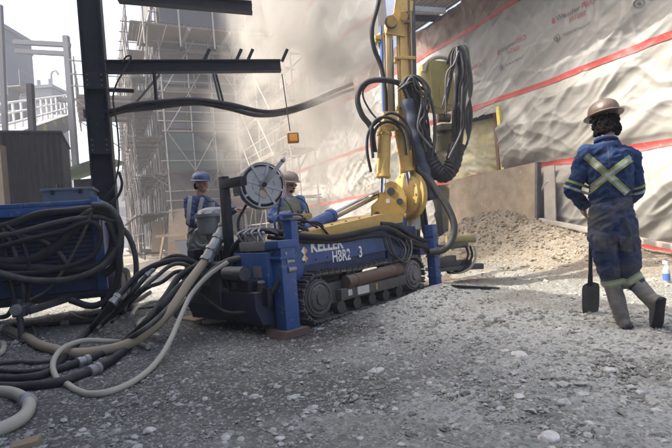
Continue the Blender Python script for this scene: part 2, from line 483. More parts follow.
# ------------------------------------------------------------------ gravel: nobody could count it
def ico(sub):
    bm = bmesh.new(); bmesh.ops.create_icosphere(bm, subdivisions=sub, radius=1)
    co = np.array([v.co[:] for v in bm.verts]); f = np.array([[v.index for v in q.verts] for q in bm.faces]); bm.free()
    return co, f
R0 = np.random.RandomState(5)
def stones(n, sub, smin, smax, ylo, yhi, pw, dens, only_pale=False, heap=False):
    co, f = ico(sub)
    nv = len(co)
    yy = ylo + (yhi - ylo) * R0.rand(n) ** pw
    xx = (R0.rand(n) * 2 - 1) * (.74 * yy + .2)
    d, s, p = zones(xx, yy)
    keep = R0.rand(n) < np.clip(dens * (.28 + .75 * sstep(.40, .62, fbm(xx * 1.6, yy * 1.6, 91, 3)) + 1.2 * p) * (1 - .6 * d) * (1 - .45 * s), 0, 1)
    if only_pale: keep = R0.rand(n) < p * dens * (.35 + .9 * sstep(.45, .6, fbm(xx * 2.2, yy * 2.2, 191, 3)))
    if heap:
        tq = (xx - W0.x) * WD.x + (yy - W0.y) * WD.y; nq = (xx - W0.x) * WN.x + (yy - W0.y) * WN.y
        keep = (nq > .3) & (R0.rand(n) < np.exp(-((tq - 2.8) / 2.9) ** 2 - ((nq - .6) / 1.3) ** 2))
    xx, yy = xx[keep], yy[keep]; n = len(xx)
    sz = smin * (smax / smin) ** (R0.rand(n) ** 2.4)
    sc = np.stack([sz * (.8 + .7 * R0.rand(n)), sz * (.7 + .5 * R0.rand(n)), sz * (.4 + .4 * R0.rand(n))], 1)
    var = 1 + .34 * (R0.rand(12, nv, 1) - .5) * 2
    k = R0.randint(0, 12, n)
    P = co[None] * var[k] * sc[:, None, :]
    a = R0.rand(n) * 6.283; tl = (R0.rand(n) - .5) * .9
    c, s2 = np.cos(a), np.sin(a); ct, st = np.cos(tl), np.sin(tl)
    x, y, z = P[..., 0], P[..., 1], P[..., 2]
    y, z = y * ct[:, None] - z * st[:, None], y * st[:, None] + z * ct[:, None]
    x, y = x * c[:, None] - y * s2[:, None], x * s2[:, None] + y * c[:, None]
    zz = gh(xx, yy) + sc[:, 2] * .30
    V = np.stack([x + xx[:, None], y + yy[:, None], z + zz[:, None]], -1).reshape(-1, 3)
    F = (f[None] + (np.arange(n) * nv)[:, None, None]).reshape(-1, 3)
    return V, F
parts_ = [stones(80000, 1, .0025, .010, 2.2, 5.8, 1.3, .9), stones(38000, 1, .006, .026, 2.2, 11, 1.15, .8), stones(900, 2, .018, .045, 2.3, 10, 1.0, .5), stones(9000, 1, .012, .034, 2.6, 7.5, 1.1, .9, True)]
Vs, Fs, off = [], [], 0
for v, f in parts_:
    Vs.append(v); Fs.append(f + off); off += len(v)
gravel = np_mesh('gravel', np.concatenate(Vs), np.concatenate(Fs), M_stone, smooth=False)
tag(gravel, kind='stuff')
M_clod = stone_mat('soil_clod', (.16, .13, .09), (.35, .30, .22))
v, f = stones(90000, 1, .007, .05, 8, 15, 1.0, 1., heap=True)
tag(np_mesh('soil_clods', v, f, M_clod, smooth=False), kind='stuff')
# the larger stones one can pick out
co2, f2 = ico(3)
def rock(px, py, size, flat, seed, label, group=None, name='rock'):
    p = gp(px, py)
    r = np.random.RandomState(seed)
    k = r.randn(9, 3); k /= np.linalg.norm(k, axis=1)[:, None]
    P = co2.copy()
    for q in k:                                        # flat facets
        dd = P @ q; lim = .62 + .25 * r.rand()
        P = P - np.clip(dd - lim, 0, 9)[:, None] * q
    P = P * (1 + .05 * (vn(co2[:, 0] * 4 + 9, co2[:, 1] * 4 + co2[:, 2] * 3, seed) - .5)[:, None])
    P *= np.array([size, size * (.65 + .3 * r.rand()), size * flat])
    a = r.rand() * 6.28; c, s = math.cos(a), math.sin(a)
    P = P @ np.array([[c, s, 0], [-s, c, 0], [0, 0, 1]])
    o = np_mesh(name, P, f2, M_rock, smooth=False)
    o.location = (p.x, p.y, p.z + size * flat * .35)
    tag(o, label, 'rock', group)
rock(312, 410, .040, .7, 1, 'pale rounded fist-sized stone on the dark gravel before the rig')
for i, (px, py, s) in enumerate([(150, 432, .045), (205, 400, .025), (374, 372, .035), (395, 410, .022), (460, 395, .03), (430, 385, .03), (520, 398, .035), (565, 405, .04), (640, 395, .035), (505, 352, .035), (560, 330, .04), (470, 340, .035), (610, 372, .04), (590, 425, .03), (335, 388, .02), (245, 395, .022), (280, 440, .03), (360, 440, .022), (82, 432, .03), (226, 440, .03)]):
    rock(px, py, s, .45 + .3 * ((i * 37) % 10) / 10, i + 20, 'small angular grey stone lying loose on the gravel', 'loose stones on the gravel')
rock(520, 356, .075, .35, 60, 'broad flat grey slab of rock, lying flat in front of the walking man')
rock(380, 372, .05, .5, 61, 'yellowish broken rock lump lying by itself before the track')
rock(548, 440, .06, .5, 62, 'dark angular rock at the bottom edge of the picture')

# ------------------------------------------------------------------ wrapped wall
SEAMS = [.24, 2.03, 3.76, 5.76]
Z_TOP = 6.5
def wdisp(t, z):
    """bulge of the tarpaulins off the wall, in metres"""
    t = np.asarray(t, float); z = np.asarray(z, float)
    a = .14 * (fbm(t * .35, z * .5, 4, 3) - .35)
    low = sstep(4.2, 3.3, z)
    # pillow between the seams, pulled in at the seam tapes
    pin = np.ones_like(z)
    for s in SEAMS: pin = pin * (1 - .82 * np.exp(-((z - s) / .22) ** 2))
    # long slack folds running down towards the far end
    p = t * .80 - z * .6; q = t * .6 + z * .80
    f1 = np.clip(ridge(p * .42 + 3, q * 1.9, 41, 3), -.4, 1)
    f2 = np.clip(ridge(p * .9 + 8, q * 3.6 + 2, 57, 2), -.2, 1)
    p2 = t * .97 + z * .25; q2 = -t * .25 + z * .97
    f3 = np.clip(ridge(p2 * .5, q2 * 2.4 + 5, 73, 2), -.2, 1)
    f4 = np.clip(ridge(t * 2.8, z * .55, 88, 2), 0, 1) ** 2
    amp = .35 + .65 * low
    mk = sstep(.38, .68, fbm(t * .45 + 7, z * .7, 111, 2)); mk2 = sstep(.42, .7, fbm(t * .5 + 1, z * .8 + 4, 123, 2))
    cr = np.clip(ridge(p * .75 + 5 + .3 * vn(q * 2, p, 4), q * 1.2, 131, 1) - .72, 0, 1) / .28
    a = a + pin * amp * (1.0 * .085 * f1 * np.abs(f1) ** .4 * (.4 + fbm(t * .6, z * .6, 15, 2)) + .015 * f2 * mk + .015 * f3 * mk2 * (1 - .5 * low) + .05 * cr * (1 - mk)) + .035 * f4 * (1 - low) * pin
    a = a + .005 * ridge(t * 4.5, z * 6.5, 95, 2) * (.5 + .5 * pin)
    a = a + low * .16 * pin * np.exp(-((z - 1.3) / 1.1) ** 2)
    # crumple: sharp straight creases in several directions, each only in patches
    def tri(x): return np.abs(2 * (x - np.floor(x + .5)))
    wx = .5 * (fbm(t * .7, z * .7, 201, 3) - .5); wz = .5 * (fbm(t * .7 + 9, z * .7 + 4, 207, 3) - .5)
    for i, (an, fr, am) in enumerate(((-.62, .75, .15), (-.35, 1.0, .11), (1.1, .9, .085), (.1, 1.7, .050), (-1.0, 2.0, .045), (.7, 2.6, .032), (-.5, 3.3, .026), (1.4, 4.0, .018), (.4, 5.0, .014))):
        cs, sn = math.cos(an), math.sin(an)
        m_ = sstep(.44, .64, fbm(t * .55 + 13 * i, z * .75 + 5 * i, 140 + i, 2))
        ph = (-(t + wx) * sn + (z + wz) * cs) * fr + 1.3 * vn(t * .35, z * .35, 160 + i)
        a = a + am * m_ * (1 - tri(ph)) ** 3 * (.25 + .75 * pin) * (.58 + .36 * low)
    return a + .05
def wpt(t, z, off=0.):
    d = wdisp(t, z) + off
    t = np.asarray(t, float); z = np.asarray(z, float)
    return np.stack([W0.x + WD.x * t + WN.x * d, W0.y + WD.y * t + WN.y * d, z + 0 * t], -1)
wall = thing('tarpaulin_wall', 'long wall wrapped in crumpled white tarpaulin with red seam tapes', 'wall', W0 + WD * 6, math.atan2(WD.y, WD.x))
OP = (wall_at(505, 140)[0], 5.75, 0., 3.54)        # opening with the sheet torn away: t range, z range
def sheet(name, t0, t1, z0, z1, st, m, hole=False):
    ts = np.linspace(t0, t1, int((t1 - t0) / st) + 1); zs = np.linspace(z0, z1, int((z1 - z0) / st) + 2)
    T, ZZ = np.meshgrid(ts, zs, indexing='ij')
    f = grid_faces(len(ts), len(zs))
    if hole:
        tt = T.ravel()[f].mean(1); zz = ZZ.ravel()[f].mean(1)
        f = f[~((tt > OP[0]) & (tt < OP[1] + 0 * zz) & (zz < OP[3] + .06 * (tt - 4.7)))]
    return np_mesh(name, wpt(T, ZZ).reshape(-1, 3), f, m, wall)
for (t0, t1, st) in ((-5.5, 11, .022), (11.03, 24, .06)):
    sheet('tarpaulin_sheet', t0, t1, -.05, SEAMS[1] - .012, st, M_tarp, st < .05)
    sheet('tarpaulin_sheet', t0, t1, SEAMS[1] + .012, SEAMS[2] - .012, st, M_tarp, st < .05)
    sheet('tarpaulin_sheet', t0, t1, SEAMS[2] + .012, SEAMS[3] - .012, st, M_tarpu)
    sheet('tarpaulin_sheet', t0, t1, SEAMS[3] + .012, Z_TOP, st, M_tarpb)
for z0_, z1_ in ((Z_TOP + .01, 8.0), (8.02, 10.5), (10.52, 13.5)):
    sheet('tarpaulin_sheet', 8.2, 24, z0_, z1_, .09, M_tarpu)
MB().prism([(8.3, Z_TOP + .01), (24, Z_TOP + .01), (24, 13.4), (8.3, 13.4)], W0 - WN * .30, WD, Vector((0, 0, 1)), -.12).build('backing_wall', M_conc2, wall)
def wtape(zc, hw, t0, t1, st=.04):
    ts = np.linspace(t0, t1, int((t1 - t0) / st)); hs = np.linspace(-hw, hw, 5)
    T, HH = np.meshgrid(ts, hs, indexing='ij')
    zz = zc + HH * (.75 + .5 * vn(T * 1.7, T * 0, 19)) + .06 * (fbm(T * .8, T * 0 + zc, 7, 4) - .5) * 2
    return np_mesh('seam_tape', wpt(T, zz, .014).reshape(-1, 3), grid_faces(len(ts), len(hs)), M_tape, wall)
for s in SEAMS:
    wtape(s, .058, -5.5, 23.5)
for s in (8.01, 10.51):
    wtape(s, .058, 8.3, 23.5, .1)
bm_ = MB()
bm_.prism([(-5.5, 0), (OP[0] - .02, 0), (OP[0] - .02, Z_TOP), (-5.5, Z_TOP)], W0 - WN * .30, WD, Vector((0, 0, 1)), -.12)
bm_.prism([(OP[1] + .3, 0), (24, 0), (24, Z_TOP), (OP[1] + .3, Z_TOP)], W0 - WN * .30, WD, Vector((0, 0, 1)), -.12)
bm_.prism([(OP[0] - .02, 3.52), (OP[1] + .3, 3.52), (OP[1] + .3, Z_TOP), (OP[0] - .02, Z_TOP)], W0 - WN * .30, WD, Vector((0, 0, 1)), -.12)
bm_.build('backing_wall', M_conc2, wall)
def wp(t, z, off): return W0 + WD * t + WN * off + Vector((0, 0, z))
# inside the opening: set-back sheet stained yellow, timber post, foam-edged jamb, black bar standing in for the dark gap
ts = np.linspace(OP[0] + .1, OP[1] + .25, 80); zs = np.linspace(0, 3.6, 120)
T, ZZ = np.meshgrid(ts, zs, indexing='ij')
dd = -.26 + .10 * fbm(T * 1.5, ZZ * 1.2, 12, 3) + .07 * np.clip(ridge(T * 1.1 + ZZ, ZZ * 2.2 - T, 18, 3), -.3, 1)
P = np.stack([W0.x + WD.x * T + WN.x * dd, W0.y + WD.y * T + WN.y * dd, ZZ], -1)
np_mesh('insulation_sheet', P.reshape(-1, 3), grid_faces(80, 120), M_batt, wall)
MB().bar(wp(OP[0] + .30, 0, -.06), wp(OP[0] + .30, 3.52, -.06), .10, .10, .006, WN).build('timber_post', mat('brown_timber', (.17, .10, .07), .8, bump=.2), wall)
MB().bar(wp(OP[0] - .0, 0, .05), wp(OP[0] - .0, 3.58, .07), .10, .20, .012, WN).build('foam_jamb', M_foam, wall)
MB().bar(wp(OP[0] + .1, 3.48, -.10), wp(OP[1] + .2, 3.62, -.10), .12, .16, .006, WN).build('dark_gap_bar', M_black, wall)  # black bar paints in the dark of the gap
# printing on the sheets
def wall_text(txt, t0, z0, size, m, skew=0., name='printed_lettering', parent=None):
    cu = bpy.data.curves.new('txt', 'FONT'); cu.body = txt; cu.size = size; cu.resolution_u = 3
    ob = bpy.data.objects.new('txt', cu); COL.objects.link(ob)
    bpy.context.view_layer.update()
    me = bpy.data.meshes.new_from_object(ob.evaluated_get(bpy.context.evaluated_depsgraph_get()))
    bpy.data.objects.remove(ob)
    bm = bmesh.new(); bm.from_mesh(me)
    bmesh.ops.triangulate(bm, faces=bm.faces)
    for _ in range(3):
        le = [e for e in bm.edges if e.calc_length() > .05]
        if not le: break
        bmesh.ops.subdivide_edges(bm, edges=le, cuts=1)
        bmesh.ops.triangulate(bm, faces=bm.faces)
    co = np.array([v.co[:] for v in bm.verts]); f = np.array([[v.index for v in q.verts] for q in bm.faces]); bm.free()
    xx = co[:, 0]; x1 = xx.max()
    P = wpt(t0 - xx, z0 + co[:, 1] + skew * xx, .012)
    np_mesh(name, P, f, m, wall)
    return t0 - x1
def wall_disc(t0, z0, r, name='printed_emblem'):
    P = []; F = []
    n = 28
    for k in range(n):
        for rr in (r, r * .80):
            a = 2 * math.pi * k / n; P.append((t0 - rr * math.cos(a), z0 + rr * math.sin(a)))
    for k in range(n):
        a = 2 * k; b = 2 * ((k + 1) % n); F.append((a, b, b + 1, a + 1))
    b0 = len(P)
    fl = [(0, -.55), (.35, -.3), (.3, .1), (.08, .5), (-.02, .15), (-.3, .3), (-.36, -.2), (-.2, -.45)]
    P += [(t0 - r * x, z0 + r * y) for x, y in fl]
    F += [(b0, b0 + 1, b0 + 2, b0 + 7), (b0 + 2, b0 + 3, b0 + 4, b0 + 7), (b0 + 4, b0 + 5, b0 + 6, b0 + 7)]
    P = np.array(P)
    np_mesh(name, wpt(P[:, 0], P[:, 1], .012), F, M_inkk, wall)
def roof_mark(t0, z0, s):
    P = np.array([(0, .0), (.5, .0), (.5, .55), (.25, 1.), (0, .55)]) * s
    np_mesh('printed_roof_mark', wpt(t0 - P[:, 0], z0 + P[:, 1], .012), [(0, 1, 2, 3), (0, 2, 3, 4)], M_inkr, wall)
M_inkr = mat('faded_red_ink', (.36, .05, .05), .55, col2=(.36, .20, .19), nscale=7, namt=.7); M_inkk = mat('faded_black_ink', (.07, .07, .075), .55, col2=(.20, .20, .20), nscale=7, namt=.7)
for (px, py) in ((500, 55), (557, 24), (459, 78), (638, -12)):
    t0, z0 = wall_at(px, py)
    roof_mark(t0, z0 - .02, .14)
    t1 = wall_text('Weather', t0 - .10, z0, .155, M_inkk)
    wall_text('PRO', t1 - .012, z0, .155, M_inkr)
    wall_text('FR7202', t0 - .38, z0 - .14, .125, M_inkr)
    wall_disc(t0 - .10, z0 - .34, .075)
    wall_text('FLAME RETARDANT', t0 - .24, z0 - .365, .07, M_inkk)
# roof eave above the wall: corrugated metal underside on purlins
eave = thing('roof_eave', 'corrugated metal roof eave jutting out above the brown tarpaulin', 'roof', wp(5, Z_TOP, 0), 0)
n_ = 2200
ts = np.linspace(-6, 8.0, 30); us = np.linspace(-.3, 2.15, 290)
T, UU = np.meshgrid(ts, us, indexing='ij')
zz = Z_TOP + .28 - .10 * UU + .025 * np.sign(np.sin(UU * 2 * math.pi / .16)) * np.minimum(1, 2.2 * np.abs(np.sin(UU * 2 * math.pi / .16)))
T = -6 + (T + 6) / 14.0 * (13.0 - 1.32 * np.clip(UU, 0, 3))
P = np.stack([W0.x + WD.x * T + WN.x * UU, W0.y + WD.y * T + WN.y * UU, zz], -1).reshape(-1, 3)
np_mesh('roof_sheet', P, grid_faces(30, 290), M_soffit, eave)
for k in range(6):
    t = -5.6 + 2.2 * k; ue = min(2.08, (6.9 - t) / 1.32)
    MB().bar(wp(t, Z_TOP + .12, -.2), wp(t, Z_TOP + .10 - .088 * ue, ue), .08, .16, .004).build('rafter', M_black, eave)
MB().bar(wp(-6, Z_TOP + .02, 2.17), wp(4.1, Z_TOP + .02, 2.17), .03, .20, .004).build('fascia', M_steel, eave)
# plywood sheets standing against the wall, end-on board beside
a, b = wall_at(540, 240)[0], wall_at(448, 240)[0]
tp0, tp1 = wall_at(537, 200, .5)[0], wall_at(447, 200, .5)[0]
tp = thing('plywood_sheet', 'wide mud-splashed plywood sheet leaning on the wall behind the soil heap', 'plywood', wp((tp0 + tp1) / 2, 0, .5), 0)
MB().prism([(tp0, -.1), (tp1, -.1), (tp1, 2.02), (tp0 + .0, 2.10)], wp(0, 0, .62), WD, (Vector((0, 0, 1)) - WN * .13).normalized(), .022).build('plywood_board', M_ply, tp)
MB().bar(wp(tp0 - .02, -.05, .66), wp(tp0 - .02, 2.06, .40), .06, .12, .005, WN).build('dark_edge_batten', M_dark, tp)
bd = MB().bar(wp(tp0 - .26, -.05, .52), wp(tp0 - .26, 1.95, .36), .28, .03, .005, WN).build('timber_board', mat('grey_board', (.30, .28, .25), .85, bump=.2))
tag(bd, 'narrow grey board standing upright just beside the plywood sheet', 'board')
# spray bottle at the foot of the wall, timber rail on the ground
p = gp(667, 283)
sb = thing('spray_bottle', 'clear plastic spray bottle with blue label standing at the wall foot', 'bottle', p, .4)
MB().lathe([(.036, 0), (.042, .01), (.042, .15), (.03, .19), (.014, .21), (.014, .235)], p).build('bottle_body', mat('milky_plastic', (.62, .66, .70), .3, trans=.3), sb)
MB().lathe([(.0432, .035), (.0432, .125)], p).build('bottle_label', mat('blue_label', (.08, .16, .42), .5), sb)
MB().box(p + Vector((0, 0, .262)), (.03, .075, .045), None, .008).bar(p + Vector((0, -.03, .24)), p + Vector((0, -.045, .19)), .01, .012).build('trigger_head', mat('white_plastic', (.75, .75, .75), .4), sb)
q0, q1 = wp(1.9, 0, .55), wp(-2.2, 0, .75)
rl = MB().bar(q0 + Vector((0, 0, gz(q0.x, q0.y) + .005)), q1 + Vector((0, 0, gz(q1.x, q1.y) + .01)), .10, .09, .01).build('timber_rail', MATS['grey_board'])
tag(rl, 'long grey timber lying on the ground along the foot of the wall', 'timber')

# ------------------------------------------------------------------ background buildings
def rotz(a): return Matrix.Rotation(a, 3, 'Z')
WA = math.atan2(WD.y, WD.x)
WR = rotz(WA)                                  # x along the street, -y = street side
B0 = Vector((-9.0, 27.0, 0))                   # corner of the scaffolded building nearest the camera
def bp_(t, n, z): return B0 + WD * t + WN * n + Vector((0, 0, z))
bld = thing('plant_building', 'tall grey process building hidden behind scaffolding and dust', 'building', B0, WA)
MB().prism([(0, 0), (16.5, 0), (16.5, 17), (0, 17)], B0, WD, Vector((0, 0, 1)), 8.0).build('wall', mat('dark_wall', (.06, .06, .058), .9, col2=(.11, .105, .10), nscale=.5, bump=.2), bld)  # dark base tone so the scaffold tubes stand out
for lv in range(6):
    z = 2.3 + lv * 2.5
    MB().bar(bp_(0.1, .06, z), bp_(16.4, .06, z), .14, .3).build('floor_band', M_conc2, bld)
    MB().bar(bp_(-.06, -.1, z), bp_(-.06, -7.9, z), .14, .3).build('floor_band', M_conc2, bld)
    for k in range(4):
        t = 1.6 + k * 4
        MB().box(bp_(t, .03, z - 1.2), (1.6, .08, 1.3), WR).build('window', mat('dusty_dark_glass', (.05, .06, .075), .25), bld)
    for k in range(2):
        MB().box(bp_(-.03, -2 - 3.4 * k, z - 1.2), (.08, 1.5, 1.3), WR).build('window', MATS['dusty_dark_glass'], bld)

M_tubed = mat('rusty_scaffold_tube', (.07, .058, .048), .7, .2, col2=(.04, .034, .03), nscale=5)
M_net = mat('grey_debris_netting', (.10, .092, .08), .9, col2=(.06, .056, .05), nscale=2, trans=.25)
M_netg = mat('green_debris_netting', (.07, .10, .09), .9, col2=(.05, .07, .065), nscale=2, trans=.25)
def scaffold(label, P, e1, e2, nb, bay, dep, lifts, lift, seed, group, netting=True):
    """tube scaffold: bays along e1, depth along e2 (away from the building)"""
    r = random.Random(seed)
    sc = thing('scaffold', label, 'scaffold', P, 0, group)
    up = Vector((0, 0, 1)); H = lifts * lift + .9
    TB = lambda: r.choice([M_galv, M_galv, M_tubed])
    if netting:
        for i in range(nb):
            for l in range(lifts):
                if r.random() < .42:
                    a = P + e1 * (i * bay + .03) + e2 * (dep - .06) + up * (.35 + l * lift + .05)
                    MB().prism([(0, 0), (bay - .06, 0), (bay - .06, lift * r.choice([.5, .95, .95])), (0, lift * .95)], a, e1, up, .012).build('debris_netting', r.choice([M_net, M_net, M_netg]), sc)
    for i in range(nb + 1):
        for j in (0, 1):
            b = P + e1 * (i * bay) + e2 * (j * dep) + e1 * r.uniform(-.10, .10)
            MB().cyl(b + up * -.1, b + up * (H + r.uniform(-.3, .9)), .038, n=7).build('standard', TB(), sc)
    for l in range(lifts + 1):
        z = .35 + l * lift
        for j in (0, 1):
            a = P + e2 * (j * dep) + up * (z + r.uniform(-.04, .04)) - e1 * r.uniform(.2, .6); c = a + e1 * (nb * bay + r.uniform(.5, 1.1))
            MB().cyl(a, c, .034, n=7).build('ledger', TB(), sc)
        for hh in (.55, 1.05):
            a = P + e2 * dep + up * (z + hh) - e1 * r.uniform(.1, .5)
            MB().cyl(a, a + e1 * (nb * bay + r.uniform(.2, .9)), .03, n=6).build('guard_rail', TB(), sc)
        for i in range(nb + 1):
            a = P + e1 * (i * bay) + up * (z - .07) - e2 * .15
            MB().cyl(a, a + e2 * (dep + .45), .03, n=6).build('transom', M_tubed, sc)
        if l:
            for i in range(nb):
                if r.random() < .9:
                    a = P + e1 * (i * bay + .02) + up * (z + .02)
                    m = MB()
                    for q in range(5):
                        o = e2 * (.12 + q * (dep - .2) / 5)
                        m.bar(a + o, a + o + e1 * (bay - .04), .21, .04)
                    m.build('deck_board', M_board, sc)
                if r.random() < .6:
                    a = P + e1 * (i * bay) + e2 * (dep + .03) + up * (z + .12)
                    MB().bar(a, a + e1 * bay, .03, .2).build('toe_board', M_board, sc)
    for i in range(nb):
        for l in range(lifts):
            if r.random() < .9:
                z = .35 + l * lift
                a = P + e1 * (i * bay) + e2 * (dep + .06) + up * z; c = a + e1 * bay + up * lift
                if r.random() < .5: a, c = a + e1 * bay, c - e1 * bay
                MB().cyl(a, c, .028, n=6).build('brace', TB(), sc)
                if r.random() < .45:
                    o_ = e2 * (-dep - .1); MB().cyl(a + e1 * bay * .5 + o_, c - e1 * bay * .6 + o_, .028, n=6).build('inner_brace', M_galv, sc)
    return sc
G = 'tube scaffolds round the process building'
scaffold('tube scaffold along the street face of the process building', bp_(-.2, .35, 0), WD, WN, 11, 1.46, 1.3, 6, 2.1, 3, G)
scaffold('tube scaffold across the end face of the process building', bp_(-.4, .2, 0), -WN, -WD, 6, 1.30, 1.3, 6, 2.1, 4, G)
rr_ = random.Random(77)
for i in range(26):                                     # loose tubes, sheets and fittings on the lifts
    if i % 2: q = bp_(rr_.uniform(0, 14), 1.0 + rr_.random() * .5, rr_.choice([2.5, 4.6, 6.7, 8.8, 10.9]))
    else: q = bp_(-1.2 - .4 * rr_.random(), -rr_.uniform(0, 7), rr_.choice([2.5, 4.6, 6.7, 8.8, 10.9]))
    if i % 3 == 0:
        o = MB().box(q + Vector((0, 0, .55)), (rr_.uniform(.7, 1.5), .04, rr_.uniform(.7, 1.1)), rotz(WA + (0 if i % 2 else math.pi / 2))).build('hoarding_panel', rr_.choice([M_wood, M_conc, MATS['grey_board']]))
        tag(o, 'small panel propped upright on a lift of the far scaffold', 'panel', 'panels on the scaffold lifts')
    else:
        d_ = (Vector((rr_.uniform(-1, 1), rr_.uniform(-1, 1), rr_.uniform(.2, 1.6)))).normalized()
        o = MB().cyl(q, q + d_ * rr_.uniform(1.4, 3.2), .03, n=6).build('loose_tube', M_galv)
        tag(o, 'loose slanting tube left on a lift of the far scaffold', 'tube', 'loose tubes on the scaffold')
s3 = scaffold('dust-veiled tube scaffold standing in front of the far tarpaulin', W0 + WD * 13.2 + WN * .55, WD, WN, 4, 1.9, 1.1, 4, 2.0, 9, G, False)
# a big projecting loading bay platform high on the scaffold
lp = thing('loading_platform', 'cantilevered loading platform high on the scaffold corner, boxed in with rails', 'platform', bp_(1, 1.6, 8.6), WA)
MB().box(bp_(2.2, 3.0, 8.7), (5.2, 2.6, .16), WR).build('deck', M_board, lp)
for k in range(5):
    MB().bar(bp_(-.2 + 1.2 * k, 1.6, 8.56), bp_(-.2 + 1.2 * k, 4.4, 8.56), .08, .12).build('joist', M_galv, lp)
for k in range(5):
    MB().cyl(bp_(-.2 + 1.2 * k, 4.3, 7.9), bp_(-.2 + 1.2 * k, 4.3, 10.8), .04, n=7).build('post', M_galv, lp)
for h in (9.2, 9.8, 10.5):
    MB().cyl(bp_(-.6, 4.3, h), bp_(5.2, 4.3, h), .035, n=7).build('guard_rail', M_galv, lp)
    MB().cyl(bp_(-.4, 1.6, h), bp_(-.4, 4.5, h), .035, n=7).build('guard_rail', M_galv, lp)
MB().bar(bp_(-.2, 4.3, 8.5), bp_(-.2, 1.5, 6.4), .05, .05).build('strut', M_galv, lp)
MB().bar(bp_(4.6, 4.3, 8.5), bp_(4.6, 1.5, 6.4), .05, .05).build('strut', M_galv, lp)
MB().box(bp_(.8, 4.26, 9.6), (1.6, .02, 1.4), WR).build('green_netting', mat('green_netting', (.12, .25, .22), .8, trans=.3), lp)
cw = thing('clad_walkway', 'dark clad walkway bridging out from the scaffold top above the beam', 'walkway', bp_(-1.4, -3, 11.8), WA)
def cwb(mb, t0, t1, n0, n1, z0, z1): return mb.box(bp_((t0 + t1) / 2, (n0 + n1) / 2, (z0 + z1) / 2), (t1 - t0, n1 - n0, z1 - z0), WR)
for k in range(6): cwb(MB(), -3.2, -.2, 1.2 - 1.2 * k - 1.16, 1.2 - 1.2 * k, 11.6, 11.68).build('deck_board', M_board, cw)
for k in range(4): cwb(MB(), -3.3, -.1, 1.0 - 2.1 * k, 1.12 - 2.1 * k, 11.44, 11.6).build('joist', M_galv, cw)
cwb(MB(), -3.22, -3.16, -5.9, .3, 11.75, 13.4).build('cladding', mat('dark_blue_cladding', (.035, .04, .05), .7), cw)
for k in range(5): MB().cyl(bp_(-3.3, 1.1 - 1.7 * k, 10.6), bp_(-3.3, 1.1 - 1.7 * k, 14.2), .045, n=7).build('post', M_galv, cw)
MB().cyl(bp_(-3.3, 1.4, 12.6), bp_(-3.3, -6.2, 12.6), .04, n=7).build('guard_rail', M_galv, cw)
MB().cyl(bp_(-3.2, .9, 11.5), bp_(-.2, .9, 9.4), .045, n=7).build('strut', M_galv, cw)
MB().cyl(bp_(-3.2, -3.4, 11.5), bp_(-.2, -3.4, 9.4), .045, n=7).build('strut', M_galv, cw)
# clutter along the foot of the scaffold
sh = thing('saw_horse', 'timber trestle with splayed legs standing at the foot of the scaffold', 'trestle', at(176, 242, 24), .5)
c0 = at(176, 242, 24); c0.z = 0
for sx in (-.7, .7):
    for sy in (-1, 1):
        MB().bar(c0 + Vector((sx, sy * .5, 0)), c0 + Vector((sx * .8, sy * .08, 1.15)), .11, .07).build('leg', M_wood, sh)
MB().bar(c0 + Vector((-.95, 0, 1.2)), c0 + Vector((.95, 0, 1.2)), .16, .14).build('top_beam', M_wood, sh)
MB().bar(c0 + Vector((-.6, -.36, .4)), c0 + Vector((.6, -.36, .4)), .10, .05).build('cross_rail', M_wood, sh)
for i, (px, Y, h, wd, lb) in enumerate([(166, 25, 2.6, 1.0, 'tall bleached plywood board leaning at the foot of the scaffold'), (150, 30, 2.2, .8, 'narrow pale board propped among the far scaffold legs'), (186, 23.5, 2.4, .7, 'leaning timber door panel just behind the trestle')]):
    c = at(px, 240, Y); c.z = 0
    q = MB().prism([(0, 0), (wd, 0), (wd, h), (0, h)], c, Vector((1, .2, 0)).normalized(), Vector((.05, .18, 1)).normalized(), .05).build('leaning_board', M_wood)
    tag(q, lb, 'board')
fs = thing('spoil_skip', 'long low grey skip on the yard before the scaffold', 'skip', at(205, 240, 22), .3)
c = at(212, 240, 21); c.z = 0
MB().prism([(-1.6, .9), (-1.2, .0), (1.2, 0), (1.6, .9)], c, Vector((1, .1, 0)).normalized(), Vector((0, 0, 1)), -1.6).build('skip_body', M_conc, fs)
MB().bar(c + Vector((-1.6, -.02, .9)), c + Vector((1.6, .3, .9)), .1, .1).build('skip_rim', M_rust, fs)
# far white building at the end of the street
c = at(133, 240, 75); c.z = 0
fb = thing('far_building', 'pale hazy building closing the far end of the street', 'building', c, 0)
MB().box(c + Vector((0, 3, 6)), (11, 6, 12)).build('wall', M_conc, fb)
for k in range(4):
    for j in range(3):
        MB().box(c + Vector((-4 + 2.6 * k, -.02, 2.4 + 3.2 * j)), (1.3, .1, 1.5)).build('window', MATS['dusty_dark_glass'], fb)

# ------------------------------------------------------------------ left-hand side: concrete tower, low house, conveyor, frames
def boxdepth(px0, px1, pytop, Y, depth, name, label, cat, m, floors, roof=True):
    p0 = at(px0, 240, Y); p1 = at(px1, 240, Y); z = at((px0 + px1) / 2, pytop, Y).z
    wd = p1.x - p0.x; c = Vector(((p0.x + p1.x) / 2, Y + depth / 2, 0))
    t = thing(name, label, cat, c, 0)
    MB().box(c + Vector((0, 0, z / 2 - .3)), (wd, depth, z + .6), None, .05).build('wall', m, t)
    MB().box(c + Vector((0, 0, z + .15)), (wd + .3, depth + .3, .3)).build('parapet', M_conc, t)
    for k in range(floors):
        zz = z * (k + .6) / floors
        MB().box(c + Vector((0, 0, zz + .9)), (wd + .08, depth + .08, .16)).build('floor_band', m, t)
    return t, c, wd, z
tw, c, wd, z = boxdepth(-60, 20, 30, 34, 3.2, 'concrete_tower', 'tall bluish concrete tower block with a rail round its roof', 'building', M_conc, 4)
